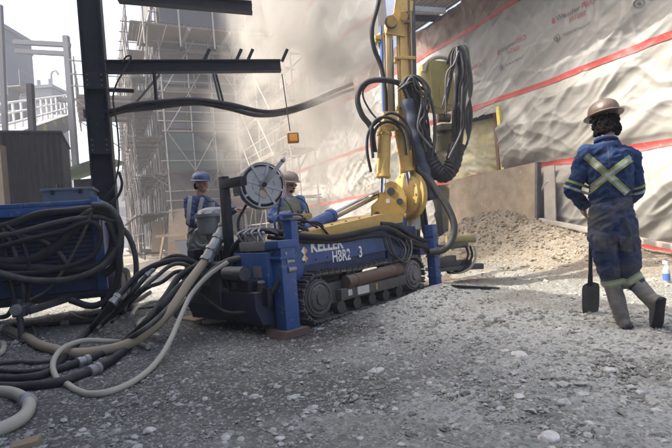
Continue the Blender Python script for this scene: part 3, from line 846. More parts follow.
for k in range(4):
    for j in range(3):
        MB().box(c + Vector((-wd / 2 + .9 + k * 1.45, -1.62, 3.4 + j * 4)), (.7, .12, 1.1)).build('window', MATS['dusty_dark_glass'], tw)
m = MB()
for k in range(8): m.cyl((c.x - wd / 2 + k * wd / 7, c.y - 1.5, z + .2), (c.x - wd / 2 + k * wd / 7, c.y - 1.5, z + 1.3), .03, n=5)
m.cyl((c.x - wd / 2, c.y - 1.5, z + 1.3), (c.x + wd / 2, c.y - 1.5, z + 1.3), .03, n=5)
m.build('roof_railing', M_galv, tw)
m = MB()
for k in range(6):
    zz = 4 + k * 1.7
    m.box((c.x + wd / 2 + .5, c.y - 1, zz), (1.0, 1.6, .08)); m.cyl((c.x + wd / 2 + 1, c.y - 1.8, zz), (c.x + wd / 2 + 1, c.y - 1.8, zz + 1.1), .03, n=5)
    m.cyl((c.x + wd / 2 + 1, c.y - 1.8, zz + 1.1), (c.x + wd / 2 + 1, c.y - .2, zz + 1.1), .03, n=5)
m.build('fire_escape', M_galv, tw)
lw, c, wd, z = boxdepth(28, 64, 88, 46, 2.4, 'low_building', 'lower hazy concrete building right of the tower, roof vents on top', 'building', M_conc, 3)
for k in range(3):
    MB().cyl((c.x - 1 + k * 1.1, c.y - .6, z + .2), (c.x - 1 + k * 1.1, c.y - .6, z + 1.0), .22, n=10).build('roof_vent', M_steel, lw)
MB().tube(catmull([(c.x + 1.4, c.y - .6, z + .2), (c.x + 1.4, c.y - .6, z + 1.5), (c.x + 1.8, c.y - .6, z + 1.8), (c.x + 2.1, c.y - .6, z + 1.4)], 5), .12, 8).build('vent_pipe', M_steel, lw)
# pipe bridge frame between them
pf = thing('pipe_bridge', 'slim steel pipe bridge frame, two beams on a tall thin post', 'frame', at(80, 240, 27), 0)
def P27(px, py, Y=27): return at(px, py, Y)
MB().bar(P27(66, 36), P27(83, 262), .28, .28).build('post', M_conc2, pf)
MB().bar(P27(14, 42), P27(70, 45), .25, .24).build('beam', M_conc2, pf)
MB().bar(P27(16, 51), P27(70, 54), .25, .22).build('beam', M_conc2, pf)
MB().bar(P27(20, 99), P27(74, 100), .2, .25).build('beam', M_conc2, pf)
ps = MB().bar(at(0, 5, 17), at(11, 268, 17), .14, .14).build('lamp_post', M_conc2)
tag(ps, 'tall thin grey post in front of the concrete tower', 'post')
ps = MB().bar(at(30, 84, 15), at(40, 275, 15), .16, .16).build('steel_post', M_black)
tag(ps, 'short dark steel post before the sloping conveyor gallery', 'post')
# conveyor gallery sloping down towards the far end
cg = thing('conveyor_gallery', 'sloping conveyor gallery with railing running past the tower', 'conveyor', at(25, 150, 20), 0)
A0, A1 = at(-40, 140, 16), at(56, 113, 30)
MB().bar(A0 - Vector((0, 0, .55)), A1 - Vector((0, 0, .55)), 1.6, .9).build('gallery_body', M_conc, cg)
for h, rr in ((.25, .05), (.65, .04), (1.05, .05)):
    MB().cyl(A0 + Vector((.8, 0, h)), A1 + Vector((.8, 0, h)), rr, n=6).build('guard_rail', M_white, cg)
for k in range(14):
    q = A0.lerp(A1, k / 13) + Vector((.8, 0, 0))
    MB().cyl(q, q + Vector((0, 0, 1.05)), .045, n=6).build('rail_post', M_white, cg)
    if k % 2: MB().box(q + Vector((.05, 0, -.35)), (.1, .3, .3)).build('roller_bracket', M_yel2, cg)
for k in (2, 8, 12):
    q = A0.lerp(A1, k / 13)
    MB().bar(q + Vector((0, 0, -1)), Vector((q.x, q.y, -.1)), .4, .4).build('trestle_leg', M_conc, cg)
# dark corrugated shed with timber edge
sx0, sx1 = at(9, 200, 12), at(66, 200, 12)
zt = at(38, 134, 12).z
sd = thing('corrugated_shed', 'black streaked corrugated sheet hut behind the blue compressor', 'shed', (sx0.x, 12, 0), 0)
SA = math.radians(24); SX = Vector((math.cos(SA), math.sin(SA), 0)); SY = Vector((-SX.y, SX.x, 0)); SR = Matrix((SX, SY, Vector((0, 0, 1)))).transposed()
s0 = at(66, 200, 12.2); s0.z = 0; SL = 1.75
def sp_(x, y, z): return s0 + SX * (x - SL) + SY * y + Vector((0, 0, z))
xs = np.arange(0, SL, .01)
prof = -.03 + .026 * np.sin(xs * 2 * math.pi / .13)
zs = np.array([-.1, zt * .5, zt]); XX, ZZ = np.meshgrid(xs, zs, indexing='ij'); PP = np.repeat(prof[:, None], 3, 1)
np_mesh('front_sheet', np.stack([s0.x + SX.x * (XX - SL) + SY.x * PP, s0.y + SX.y * (XX - SL) + SY.y * PP, ZZ], -1).reshape(-1, 3), grid_faces(len(xs), 3), M_clad, sd)
MB().box(sp_(SL / 2, 1.15, zt / 2), (SL - .03, 2.2, zt), SR).build('shed_body', M_clad, sd)
MB().box(sp_(SL / 2, 1.1, zt + .04), (SL + .06, 2.4, .05), SR).build('roof_sheet', M_clad, sd)
for k, px in enumerate((-3, 5)):
    q = at(px, 200, 11.6)
    MB().bar((q.x, 11.6, -.1), (q.x, 11.6, zt + .2 - .5 * k), .16 + .06 * k, .12).build('timber_post', M_board, sd)
for k in range(4):
    MB().box((at(6, 200, 11.7).x, 11.75, 1.2 + .4 * k), (.22, .1, .2)).build('bracket', M_rust, sd)
# lean-to canopy right of the hut
c = at(87, 176, 15)
ln = thing('lean_to_roof', 'small lean-to roof with green edge beside the steel column', 'roof', (c.x, 15, 0), 0)
MB().bar(c + Vector((-.75, 0, .02)), c + Vector((.9, .0, .42)), 1.4, .08).build('roof_panel', mat('green_roof', (.10, .15, .11), .6), ln)
for k in (-.6, .7): MB().cyl((c.x + k, 15, -.1), (c.x + k, 15, c.z + .1), .05, n=8).build('post', M_black, ln)
MB().box(c + Vector((.1, .3, -.5)), (1.3, .1, .9)).build('back_panel', M_clad, ln)

# ------------------------------------------------------------------ dark steel frame with hoses
CY0 = 7.6
cb = at(109, 240, CY0); cx0 = cb.x
sf = thing('steel_column', 'massive black steel column with an arm beam carrying hoses', 'column', (cx0, CY0, 0), .35)
R = rotz(.30)
def cc(x, y, z): return Vector((cx0, CY0, z)) + R @ Vector((x, y, 0))
for s in (-1, 1): MB().box(cc(s * .15, 0, 3.2), (.026, .30, 6.6), R).build('flange', M_black, sf)
MB().box(cc(0, 0, 3.2), (.274, .02, 6.6), R).build('web', M_black, sf)
MB().box(cc(0, 0, .02), (.5, .5, .05), R).build('base_plate', M_black, sf)
for z in (2.6, 3.6): MB().box(cc(0, -.145, z), (.29, .016, .26), R).build('splice_plate', M_black, sf)
for z in (2.6, 3.6):
    for k in range(6):
        m = MB(); q = cc(-.10 + .2 * (k % 2), -.155, z - .08 + .08 * (k // 2)); m.cyl(q, q + R @ Vector((0, -.022, 0)), .016, n=6); m.build('bolt', M_rust, sf)
for z in (1.2, 1.9, 3.1): MB().bar(cc(-.17, -.1, z), cc(-.20, -.1, z), .08, .12, .003).build('cleat', M_rust, sf)
b0, b1 = at(106, 67, CY0 - .1), at(281, 71, CY0 + .5)
b1.z = b0.z
def ibeam(name, p0, p1, h, wd):
    d = (p1 - p0).normalized()
    for s in (-1, 1):
        MB().bar(p0 + Vector((0, 0, s * h / 2)), p1 + Vector((0, 0, s * h / 2)), wd, .02).build(name + '_flange', M_black, sf)
    MB().bar(p0, p1, .016, h - .024).build(name + '_web', M_black, sf)
ibeam('beam', b0, b1, .17, .13)
t0, t1 = at(118, -4, CY0 + .1), at(252, 8, CY0 + .5)
ibeam('top_beam', t0, t1, .17, .14)
def lerp(a, b, t): return a + (b - a) * t
for px in (201, 234, 246, 283):
    f = (px - 106) / 175
    q = lerp(b0, b1, f) + Vector((0, 0, .08))
    MB().bar(q, q + Vector((.10, .03, .20)), .05, .05).build('bracket_arm', M_black, sf)
MB().bar(at(154, 72, CY0), at(157, 108, CY0), .05, .04).build('hanger', M_black, sf)
MB().bar(at(213, 72, CY0 + .2), at(220, 102, CY0 + .2), .07, .03).build('hanger', mat('green_hanger', (.03, .07, .07), .5), sf)
MB().bar(at(216, 74, CY0 + .2), at(223, 101, CY0 + .2), .03, .03).build('hanger', M_black, sf)
MB().bar(at(106, 90, CY0 + .1), at(134, 91, CY0 + .2), .05, .05).build('side_arm', M_black, sf)
MB().bar(at(129, 112, CY0 + .25), at(160, 75, CY0 + .25), .04, .04).build('diagonal_strut', M_steel, sf)
# drooping cables over the column
for k, (pl, r, lb, mm) in enumerate([
    ([(104, 113), (118, 110), (135, 105), (160, 102), (195, 100), (230, 105), (262, 112), (285, 110), (310, 102), (335, 91), (352, 84)], .045, 'thick black hose slung under the overhead beam', M_rub),
    ([(104, 117), (122, 111), (150, 108), (195, 103), (228, 108), (258, 115), (285, 113), (312, 105), (337, 95), (353, 89)], .04, 'slightly thinner hose running just below the thick overhead hose', M_rubg)]):
    o = MB().tube(catmull([at(x, y, CY0 - .02 + (x - 104) * .0006 + .05 * k + max(0, x - 255) * .045) for x, y in pl], 6), r, 10).build('overhead_hose', mm)
    tag(o, lb, 'hose', 'hoses slung from the steel frame')
o = MB().tube(catmull([at(x, y, CY0 - .2) for x, y in [(122, 62), (127, 56), (131, 58), (122, 74), (116, 85), (113, 100), (117, 125), (119, 160), (114, 185), (104, 198)]], 6), .013, 7).build('thin_cable', M_rub)
tag(o, 'thin black cable looping off the beam down the column', 'cable')
o = MB().tube(catmull([at(x, y, CY0 - .25) for x, y in [(108, 205), (118, 196), (122, 184), (119, 172)]], 6), .022, 8).build('cable_end', M_rub)
tag(o, 'short bent cable clipped low on the black column', 'cable')
# amber lamp hanging from the beam end
lm = thing('warning_lamp', 'amber warning lamp hanging on a thin rod off the beam end', 'lamp', at(292, 136, CY0 + .5), .2)
MB().cyl(at(282, 74, CY0 + .5), at(290, 131, CY0 + .5), .009, n=8).build('rod', M_dark, lm)
c = at(293, 138, CY0 + .5)
MB().box(c, (.19, .10, .17), rotz(.2), .02).build('lamp_housing', M_orange, lm)
em = bpy.data.materials.new('amber_glow'); em.use_nodes = True
em.node_tree.nodes['Principled BSDF'].inputs['Base Color'].default_value = (.42, .18, .02, 1)
em.node_tree.nodes['Principled BSDF'].inputs['Emission Color'].default_value = (1, .45, .06, 1)
em.node_tree.nodes['Principled BSDF'].inputs['Emission Strength'].default_value = .08
MB().box(c + rotz(.2) @ Vector((0, -.052, 0)), (.135, .02, .12), rotz(.2), .008).build('lens', em, lm)
# unseen building added beside the yard, sized to shade the ground
sh_h = 8.2
def cp(t, off, z): return W0 + WD * t + WN * (11.4 + off) + Vector((0, 0, z))
sb_ = thing('added_shade_building', 'unseen building added beside the yard to throw shade over the ground', 'building', cp(-6, 3, 0), 0)
MB().prism([(-26, 0), (4.0, 0), (4.0, sh_h), (-26, sh_h)], cp(0, 0, 0), WD, Vector((0, 0, 1)), -7).build('wall', M_conc2, sb_)
MB().prism([(-26.2, 0), (4.2, 0), (4.2, .25), (-26.2, .25)], cp(0, -.2, sh_h + .003), WD, Vector((0, 0, 1)), -7.4).build('roof', M_conc, sb_)

# ------------------------------------------------------------------ drill rig
rig = thing('drill_rig', 'blue and yellow tracked drilling rig with upright mast and hose bundle', 'drill rig', RO, RA)
def wbox(mb, u0, u1, v0, v1, z0, z1, bev=.006):
    return mb.box(W((u0 + u1) / 2, (v0 + v1) / 2, (z0 + z1) / 2), (u1 - u0, v1 - v0, z1 - z0), RR, bev)
def bolt(mb, p, ax, r=.014, h=.012): mb.cyl(p, Vector(p) + Vector(ax) * h, r, n=6)
Zv = Vector((0, 0, 1))
# jacks on the near side
jk = wbox(MB(), -.10, .09, -.10, .07, .04, .93, .012)
wbox(jk, -.145, .12, -.12, .09, .90, .975, .008)
wbox(jk, -.125, .105, -.115, .085, .78, .81, .004)
jk = jk.build('stabiliser_leg', M_blue, rig)
MB().prism([(-.18, .0), (.17, 0), (.14, .07), (-.15, .07)], W(0, -.17, gz(*W(0, 0, 0).xy) + .012), RU, Zv, -.34).build('foot_plate', M_rust, jk)
MB().cyl(W(0, -.015, .06), W(0, -.015, .3), .055, n=16).build('jack_rod', M_chrome, jk)
jf = wbox(MB(), 2.84, 2.98, -.08, .06, .06, .98, .012)
for z in (.2, .5, .8): wbox(jf, 2.83, 2.99, -.09, .07, z, z + .025, .003)
jf = jf.build('stabiliser_leg', M_blue, rig)
wbox(MB(), 2.76, 3.06, -.16, .14, .02, .07, .01).build('foot_plate', M_rust, jf)
for k in range(5):
    m = MB(); bolt(m, W(2.88 + .03 * (k % 2) * 2, -.082, .18 + .16 * k), -RV); m.build('bolt', M_dark, jf)
jr = wbox(MB(), -.12, .08, 1.52, 1.70, .05, .92, .012).build('stabiliser_leg', M_black, rig)
pd = wbox(MB(), -.24, .18, 1.42, 1.84, .02, .07, .008).build('foot_plate', M_wood, jr)
# chassis and side plate
sp = MB().prism([(.10, .40), (.36, .40), (.42, .66), (2.02, .69), (2.02, 1.03), (.10, .88)], W(0, .13, 0), RU, Zv, -.05)
sp = sp.build('side_plate', M_blue, rig)
MB().prism([(.10, .45), (2.0, .55), (2.0, .98), (.10, .84)], W(0, .18, 0), RU, Zv, -1.12).build('chassis', M_blue2, rig)
MB().prism([(.10, .40), (2.02, .69), (2.02, 1.03), (.10, .88)], W(0, 1.36, 0), RU, Zv, -.05).build('side_plate', M_blue, rig)
# yellow top deck with a rounded edge
dk = MB().prism([(.13, .895), (.42, .89), (2.05, 1.035), (2.45, 1.05), (2.45, 1.16), (2.02, 1.19), (.46, 1.03), (.30, .95), (.13, .94)], W(0, .155, 0), RU, Zv, -.62)
dk.build('top_deck', M_yel, rig)
for k in range(6):
    m = MB(); bolt(m, W(.55 + .27 * k, .28, 1.038 + .0272 * k), Zv, .018, .014); m.build('bolt', M_dark, rig)
# rear power pack: frame, panels, dark machinery
wbox(MB(), -.16, .10, .06, .62, .42, .86, .01).build('rear_panel', M_blue, rig)
wbox(MB(), -.22, -.15, .02, 1.35, .32, .50, .008).build('rear_beam', M_black, rig)
wbox(MB(), -.14, .30, .10, 1.40, .22, .44, .01).build('belly_pan', M_black, rig)
wbox(MB(), -.165, -.155, .16, .30, .60, .72, .0).build('data_plate', M_steel, rig)
wbox(MB(), -.10, .38, .64, 1.34, .5, .95, .03).build('engine_block', M_dark, rig)
m = MB()
for k in range(9): wbox(m, -.13, -.10, .67 + .07 * k, .70 + .07 * k, .5, .9, .004)
m.build('radiator_grille', M_black, rig)
m = MB()
for k in range(7):
    a = W(-.18 - .05 * rnd.random(), .15 + .16 * k, .40 + .15 * rnd.random())
    m.cyl(a, a + Vector((rnd.uniform(-.05, .05), rnd.uniform(-.05, .05), rnd.uniform(.08, .2))), rnd.uniform(.03, .06), n=12)
    m.box(a + RU * -.06, (.08, .1, .08), RR, .01)
m.build('pump_cluster', M_dark, rig)
wbox(MB(), .14, .24, -.02, .12, .88, 1.18, .008).build('blue_post', M_blue, rig)
wbox(MB(), .12, .26, -.04, .14, 1.18, 1.20, .004).build('post_cap', M_blue, rig)
wbox(MB(), -.34, -.12, .70, 1.42, .30, .78, .03).build('gearbox_housing', M_dark, rig)
wbox(MB(), -.30, -.10, .22, .66, .26, .58, .03).build('battery_box', M_black, rig)
MB().cyl(W(-.36, 1.28, .62), W(-.36, .86, .62), .10, n=18).build('accumulator', M_dark, rig)
MB().cyl(W(-.30, .60, .66), W(-.30, .26, .66), .075, n=18).build('pump_motor', M_dark, rig)
MB().prism([(-.24, .12), (-.32, .30), (-.32, .46), (.40, .46), (.40, .16), (.1, .09)], W(0, .1, 0), RU, Zv, -1.36).build('belly_guard', mat('grimy_navy_steel', (.006, .014, .042), .65, col2=(.012, .013, .017), nscale=5, dust=.3, dustcol=(.2, .2, .2), bump=.15), rig)
# valve bank with pipework over the rear panel
m = MB()
wbox(m, -.14, .06, .12, .55, .88, .98, .01)
for k in range(6):
    a = W(-.10, .16 + .065 * k, .98); m.cyl(a, a + Zv * .07, .016, n=8); m.ball(a + Zv * .085, .022, 8)
m.build('valve_block', M_steel, rig)
m = MB()
for k in range(4):
    m.tube(catmull([W(-.12, .14 + .12 * k, .98), W(-.16, .16 + .12 * k, 1.08), W(-.05 + .04 * k, .2 + .1 * k, 1.12), W(.2 + .06 * k, .2 + .1 * k, 1.02), W(.4, .24 + .08 * k, .96)], 6), .013, 8)
m.build('steel_pipe', M_steel, rig)
# tall reel post, arm and hose reel
rp = wbox(MB(), -.16, -.08, .72, .82, .45, 1.74, .006)
wbox(rp, -.165, -.075, .40, .78, 1.60, 1.70, .006)
rp = rp.build('reel_post', M_black, rig)
rc = at(262, 186, 5.72)
axis = (EYE - rc); axis.z = 0; axis.normalize(); axis = (axis + Vector((.28, 0, .05))).normalized()
_, sd, tt = frame_of(axis)
rl_ = MB()
for s in (-1, 1):
    c = rc + axis * (.065 * s)
    rl_.ring(c, axis, .265, .012, 40, 8).ring(c, axis, .215, .008, 40, 6).ring(c, axis, .13, .009, 32, 6)
    rl_.lathe([(.262 if s < 0 else .222, -.003), (.262 if s < 0 else .222, .003)], c, axis, 40)
rl_.cyl(rc - axis * .09, rc + axis * .10, .035, n=16)
for k in range(8):
    a = k * math.pi / 4 + .3; d = sd * math.cos(a) + tt * math.sin(a)
    rl_.bar(rc + axis * .072 + d * .03, rc + axis * .072 + d * .26, .03, .012, 0, axis)
reel = rl_.build('hose_reel', mat('reel_steel', (.29, .295, .30), .45, .5, col2=(.19, .19, .19), nscale=7, dust=.3, bump=.08), rig)
m = MB()
for k in range(5):
    for q_ in (.235, .205, .175): m.ring(rc + axis * (-.048 + .024 * k), axis, q_, .0145, 36, 8)
m.build('reel_hose', M_rub, reel)
MB().cyl(rc + axis * .10, rc + axis * .125, .028, n=12).build('hub_cap', M_black, reel)
m = MB()
m.bar(rc + axis * .10, at(283, 160, 5.66), .05, .02, .003, axis).bar(rc + axis * .10 + Zv * .0, at(233, 190, 5.70), .10, .02, .003, axis).bar(at(234, 193, 5.9), rc - axis * .1, .09, .03, .003, axis)
m.ball(at(283, 160, 5.66), .032, 10)
m.build('reel_bracket', M_steel, reel)
MB().ring(rc + axis * .082 + Vector((-.01, 0, -.10)), axis, .045, .010, 16, 6).build('yellow_sticker', M_yel, reel)
# suction filter canister with elbow
fc = at(213, 221, 5.95)
fl = MB().lathe([(.15, -.17), (.185, -.15), (.19, -.05), (.19, .045), (.218, .05), (.218, .088), (.188, .092), (.165, .135), (.09, .165), (.03, .172)], fc, Zv, 30)
fl = fl.build('filter_canister', M_steel, rig)
M_reel = mat('reel_steel', (.29, .295, .30), .45, .5, col2=(.19, .19, .19), nscale=7, dust=.3, bump=.08)
for k in range(10):
    m = MB(); a = k * .628; bolt(m, fc + Vector((.20 * math.cos(a), .20 * math.sin(a), .085)), Zv, .014, .024); m.build('bolt', M_steel, fl)
MB().cyl(fc + Zv * .17, fc + Zv * .23, .035, n=10).build('vent_cap', M_steel, fl)
m = MB()
m.ring(fc + Vector((-.13, -.05, -.20)), (0.3, 1, .2), .11, .03, 24, 10)
m.ring(fc + Vector((0.02, -.05, -.2)), (0.3, 1, .2), .09, .025, 24, 10)
m.cyl(fc - Zv * .12, fc + Vector((0, 0, -.35)), .07, n=14).box(fc + Vector((0, .05, -.4)), (.24, .2, .14), RR, .015)
m.build('pump_housing', M_steel, fl)
el = [at(x, y, Y) for x, y, Y in ((226, 214, 5.72), (225, 226, 5.66), (219, 238, 5.6), (212, 250, 5.52), (207, 260, 5.46))]
m = MB().tube(catmull(el, 6), .068, 16)
for q in (1, 2, 3, 4):
    d = (el[q] - el[q - 1]).normalized(); m.lathe([(.082, -.018), (.082, .018)], el[q], d, 20)
    m.box(el[q] + Vector((.05, -.07, .0)), (.03, .03, .05), None, .004)
m.build('suction_elbow', M_steel, fl)
# lift cylinder with polished rod to the mast
c0, c1, c2 = at(286, 238, 5.95), at(331, 216, 6.6), at(379, 192, 7.3)
m = MB().cyl(c0, c1, .085, n=22).lathe([(.098, -.03), (.098, .03)], c1, c1 - c0, 22).lathe([(.06, -.1), (.09, 0)], c0, c1 - c0, 22)
lc = m.build('lift_cylinder', M_blue, rig)
MB().cyl(c1, c2, .042, n=18).build('piston_rod', M_chrome, lc)
m = MB().cyl(c1 + Vector((.0, .12, -.05)), c2 + Vector((0, .12, -.05)), .025, n=12).build('guide_tube', M_steel, lc)
# ---- tracks
def track(v0, wdt, near):
    u0, u1, r0, r1, zc0, zc1 = .50, 2.38, .262, .25, .285, .30
    path = []
    for k in range(17):
        a = math.pi / 2 + math.pi * k / 16; path.append((u0 + r0 * math.cos(a), zc0 + r0 * math.sin(a)))
    for k in range(1, 18): path.append((u0 + (u1 - u0) * k / 18, zc0 - r0 + .0))
    for k in range(17):
        a = -math.pi / 2 + math.pi * k / 16; path.append((u1 + r1 * math.cos(a), zc1 + r1 * math.sin(a)))
    for k in range(1, 18):
        f = k / 18; path.append((u1 + (u0 - u1) * f, (zc1 + r1) * (1 - f) + (zc0 + r0) * f - .018 * math.sin(math.pi * f) * (1 + .5 * math.sin(f * 12))))
    P = [Vector((p[0], p[1], 0)) for p in path]
    L = [0]
    for i in range(len(P)): L.append(L[-1] + (P[(i + 1) % len(P)] - P[i]).length)
    tot = L[-1]; npad = 52
    pads = MB()
    for k in range(npad):
        s = tot * k / npad
        i = max(j for j in range(len(P)) if L[j] <= s)
        f = (s - L[i]) / max(1e-6, L[i + 1] - L[i]); a = P[i].lerp(P[(i + 1) % len(P)], f); d = (P[(i + 1) % len(P)] - P[i]).normalized()
        nrm = Vector((d.y, -d.x, 0))
        D = RU * d.x + Zv * d.y; N = RU * nrm.x + Zv * nrm.y
        Rm = Matrix((D, RV, N)).transposed()
        c = W(a.x, v0 + wdt / 2, a.y)
        pads.box(c, (tot / npad * .86, wdt, .022), Rm, .003)
        pads.box(c + N * .025 - D * .02, (.016, wdt, .034), Rm, .002)
        pads.box(c + N * .018 + D * .022, (.012, wdt, .018), Rm)
        for vv in (.0, ):
            pads.box(c - N * .024, (tot / npad * .9, .06, .035), Rm, .004)
    tr = pads.build('track', M_track, rig)
    fv = v0 + (.03 if near else .1)
    wbox(MB(), .50, 2.38, v0 + .07, v0 + wdt - .05, .17, .42, .02).build('track_frame', M_dark, tr)
    for (u, z, r, nm) in ((u0, zc0, r0 - .045, 'sprocket'), (u1, zc1, r1 - .04, 'idler')):
        m = MB().lathe([(r * .5, -.035), (r * .62, -.03), (r * .72, 0), (r * .98, .0), (r, .02), (r, .11), (r * .9, .12)], W(u, fv, z), RV, 32)
        m.ring(W(u, fv - .01, z), RV, r * .80, .016, 28, 8)
        m.lathe([(r * .36, -.06), (r * .36, 0)], W(u, fv, z), RV, 20)
        for k in range(8):
            a = k * math.pi / 4; bolt(m, W(u + r * .58 * math.cos(a), fv - .03, z + r * .58 * math.sin(a)), -RV, .014, .014)
        m.build(nm, M_track if nm == 'sprocket' else mat('dusty_steel', (.13, .13, .13), .7, col2=(.08, .08, .08), nscale=14, dust=.6, bump=.2), tr)
        if nm == 'sprocket':
            m = MB()
            for k in range(18):
                a = k * math.pi / 9; m.box(W(u + (r + .012) * math.cos(a), fv + .09, z + (r + .012) * math.sin(a)), (.03, .05, .03), RR, .004)
            m.build('sprocket_tooth', M_dark, tr)
    for k in range(5):
        MB().cyl(W(.86 + .29 * k, fv, .12), W(.86 + .29 * k, fv + .14, .12), .072, n=18).build('bottom_roller', M_dark, tr)
    for u in (1.05, 1.8): MB().cyl(W(u, fv + .02, .46), W(u, fv + .14, .46), .05, n=16).build('top_roller', M_dark, tr)
    return tr, fv
tr, fv = track(-.02, .32, True)
track(1.16, .32, False)
# rusty tube, plates and hoses on the outside of the track frame
m = MB().cyl(W(.93, fv - .03, .40), W(2.02, fv - .03, .43), .078, n=20).lathe([(.084, -.02), (.084, .02)], W(1.1, fv - .03, .405), RU, 20).lathe([(.084, -.02), (.084, .02)], W(1.9, fv - .03, .427), RU, 20)
m.build('track_tensioner_tube', M_rust, tr)
wbox(MB(), .82, 2.15, fv - .05, fv + .04, .20, .33, .012).build('frame_cover', M_track, tr)
wbox(MB(), 1.10, 1.32, fv - .062, fv - .052, .225, .32, .0).build('white_plate', mat('dull_white_plate', (.5, .5, .5), .5, col2=(.35, .35, .36), nscale=14), tr)
wbox(MB(), .93, 1.0, fv - .062, fv - .052, .24, .31, .0).build('white_sticker', MATS['dull_white_plate'], tr)
wbox(MB(), 1.46, 1.49, fv - .062, fv - .052, .23, .31, .0).build('yellow_sticker', M_yel, tr)
# lettering on the side plate
def rig_text(txt, u0, z0, size, sx=1., bold=.0):
    cu = bpy.data.curves.new('txt', 'FONT'); cu.body = txt; cu.size = size; cu.resolution_u = 3; cu.extrude = .001; cu.offset = bold
    ob = bpy.data.objects.new('txt', cu); COL.objects.link(ob); bpy.context.view_layer.update()
    me = bpy.data.meshes.new_from_object(ob.evaluated_get(bpy.context.evaluated_depsgraph_get())); bpy.data.objects.remove(ob)
    M = Matrix((RU, Zv, RU.cross(Zv))).transposed().to_4x4()
    me.transform(rootm(rig).inverted() @ Matrix.Translation(W(u0, .1265, z0)) @ M @ Matrix.Diagonal((sx, 1, 1, 1)))
    me.materials.clear(); me.materials.append(M_white); me.name = 'lettering'
    return link(bpy.data.objects.new('lettering', me), rig)
rig_text('KELLER', .54, .80, .19, .90, .006)
rig_text('HBR2', .885, .645, .195, .72, .003)
rig_text('3', 1.38, .655, .195, .78, .003)
for k, (u, z) in enumerate(((.44, .825), (.44, .735))):
    MB().prism([(-.05, 0), (0, -.05), (.0, .05)], W(u, .1275, z), RU, Zv, .002).build('diamond_emblem', M_white, rig)
    MB().prism([(0, -.05), (.05, 0), (0, .05)], W(u, .1275, z), RU, Zv, .002).build('diamond_emblem', mat('orange_ink', (.62, .36, .12), .5), rig)
# hose rail clipped over the side plate: covers the tops of the letters
def rhose(name, pix, r, m, parent=rig, n=6, seg=10):
    return MB().tube(catmull([at(*p) for p in pix], n), r, seg).build(name, m, parent)
rhose('deck_hose', [(226, 262, 5.55), (238, 243, 5.45), (262, 231, 5.4), (300, 236, 5.35), (335, 237, 5.75), (365, 231, 6.2), (386, 228, 6.55), (402, 236, 6.8), (426, 247, 7.1)], .036, M_rub)
rhose('deck_hose', [(268, 237, 5.5), (300, 241, 5.42), (338, 241, 5.85), (368, 236, 6.25), (388, 236, 6.6), (408, 246, 6.9), (428, 252, 7.15)], .028, M_rub)
rhose('deck_hose', [(380, 224, 6.6), (396, 226, 6.8), (412, 236, 7.0), (430, 243, 7.2)], .035, M_rub)
rhose('deck_hose', [(378, 220, 6.7), (398, 232, 6.8), (410, 242, 6.9), (428, 248, 7.1)], .03, M_rub)
for k in range(4):
    rhose('thin_hose', [(383 + 2 * k, 236, 6.45), (387 + 3 * k, 250 + 2 * k, 6.4), (398 + 3 * k, 259 + k, 6.45), (403 + 3 * k, 250, 6.6), (396 + 5 * k, 240, 6.7)], .011, M_rubg if k % 2 else M_rub)
# front frame, clamps and drill table around the hole
YM = 7.65
wbox(MB(), 2.02, 2.75, .15, 1.3, .45, .98, .02).build('front_frame', M_blue2, rig)
wbox(MB(), 2.6, 2.95, .0, .5, .55, .72, .015).build('outrigger_arm', M_blue2, rig)
# ---- mast
m0, m1 = at(410, 281, YM), at(402.5, -40, YM - .05)
md = (m1 - m0).normalized()
MXr = RU; 
def mrot():
    x = (Vector((1, .15, 0)) - md * Vector((1, .15, 0)).dot(md)).normalized(); y = md.cross(x)
    return Matrix((x, y, md)).transposed()
MR = mrot(); mx, my = MR.col[0], MR.col[1]
def mp(px, py, dy=0.): return at(px, py, YM + dy)
def mbox(mb, a, b, wx, wy, bev=.006):
    a = Vector(a); b = Vector(b)
    return mb.box((a + b) / 2, (wx, wy, (b - a).length), MR, bev)
mast = MB()
mbox(mast, m0 + mx * .0, m1 + mx * 0, .20, .18, .01)
mbox(mast, m0 - mx * .12 - my * .05, m1 - mx * .12 - my * .05, .035, .05)
mast = mast.build('mast', M_yel, rig)
mbox(MB(), m0 + mx * .135, m1 + mx * .135, .06, .14, .004).build('guide_rail', M_dark, mast)
mbox(MB(), m0 + mx * .05 - my * .10, m1 + mx * .05 - my * .10, .035, .02, .003).build('guide_rail', M_rust, mast)
tan_ = MB(); mbox(tan_, mp(391, 118, -.1), mp(388, 24, -.1), .115, .10, .012)
tan_.build('feed_profile', mat('sand_paint', (.50, .38, .20), .55, col2=(.42, .33, .2), nscale=6, dust=.3), mast)
MB().cyl(mp(384, 128, -.12), mp(381, 26, -.12), .022, n=12).build('blue_hose', mat('blue_hose', (.04, .13, .40), .45, dust=.3), mast)
MB().cyl(mp(394.5, 120, -.18), mp(392, 40, -.18), .016, n=10).build('feed_rod', M_dark, mast)
for py_m in (60, 108, 150):
    m = MB(); m.box(mp(404 + (py_m - 60) * .045, py_m, -.02), (.30, .26, .05), MR, .008); m.build('mast_clamp', M_yel2 if py_m == 108 else M_yel, mast)
    for dx in (-5, 6):
        m = MB(); q = mp(403.5 + dx + (py_m - 60) * .045, py_m, -.155); m.cyl(q, q - my * .016, .016, n=6); m.build('bolt', M_dark, mast)
MB().box(mp(402, 84, -.105), (.07, .006, .10), MR, 0).build('warning_sticker', M_white, mast)
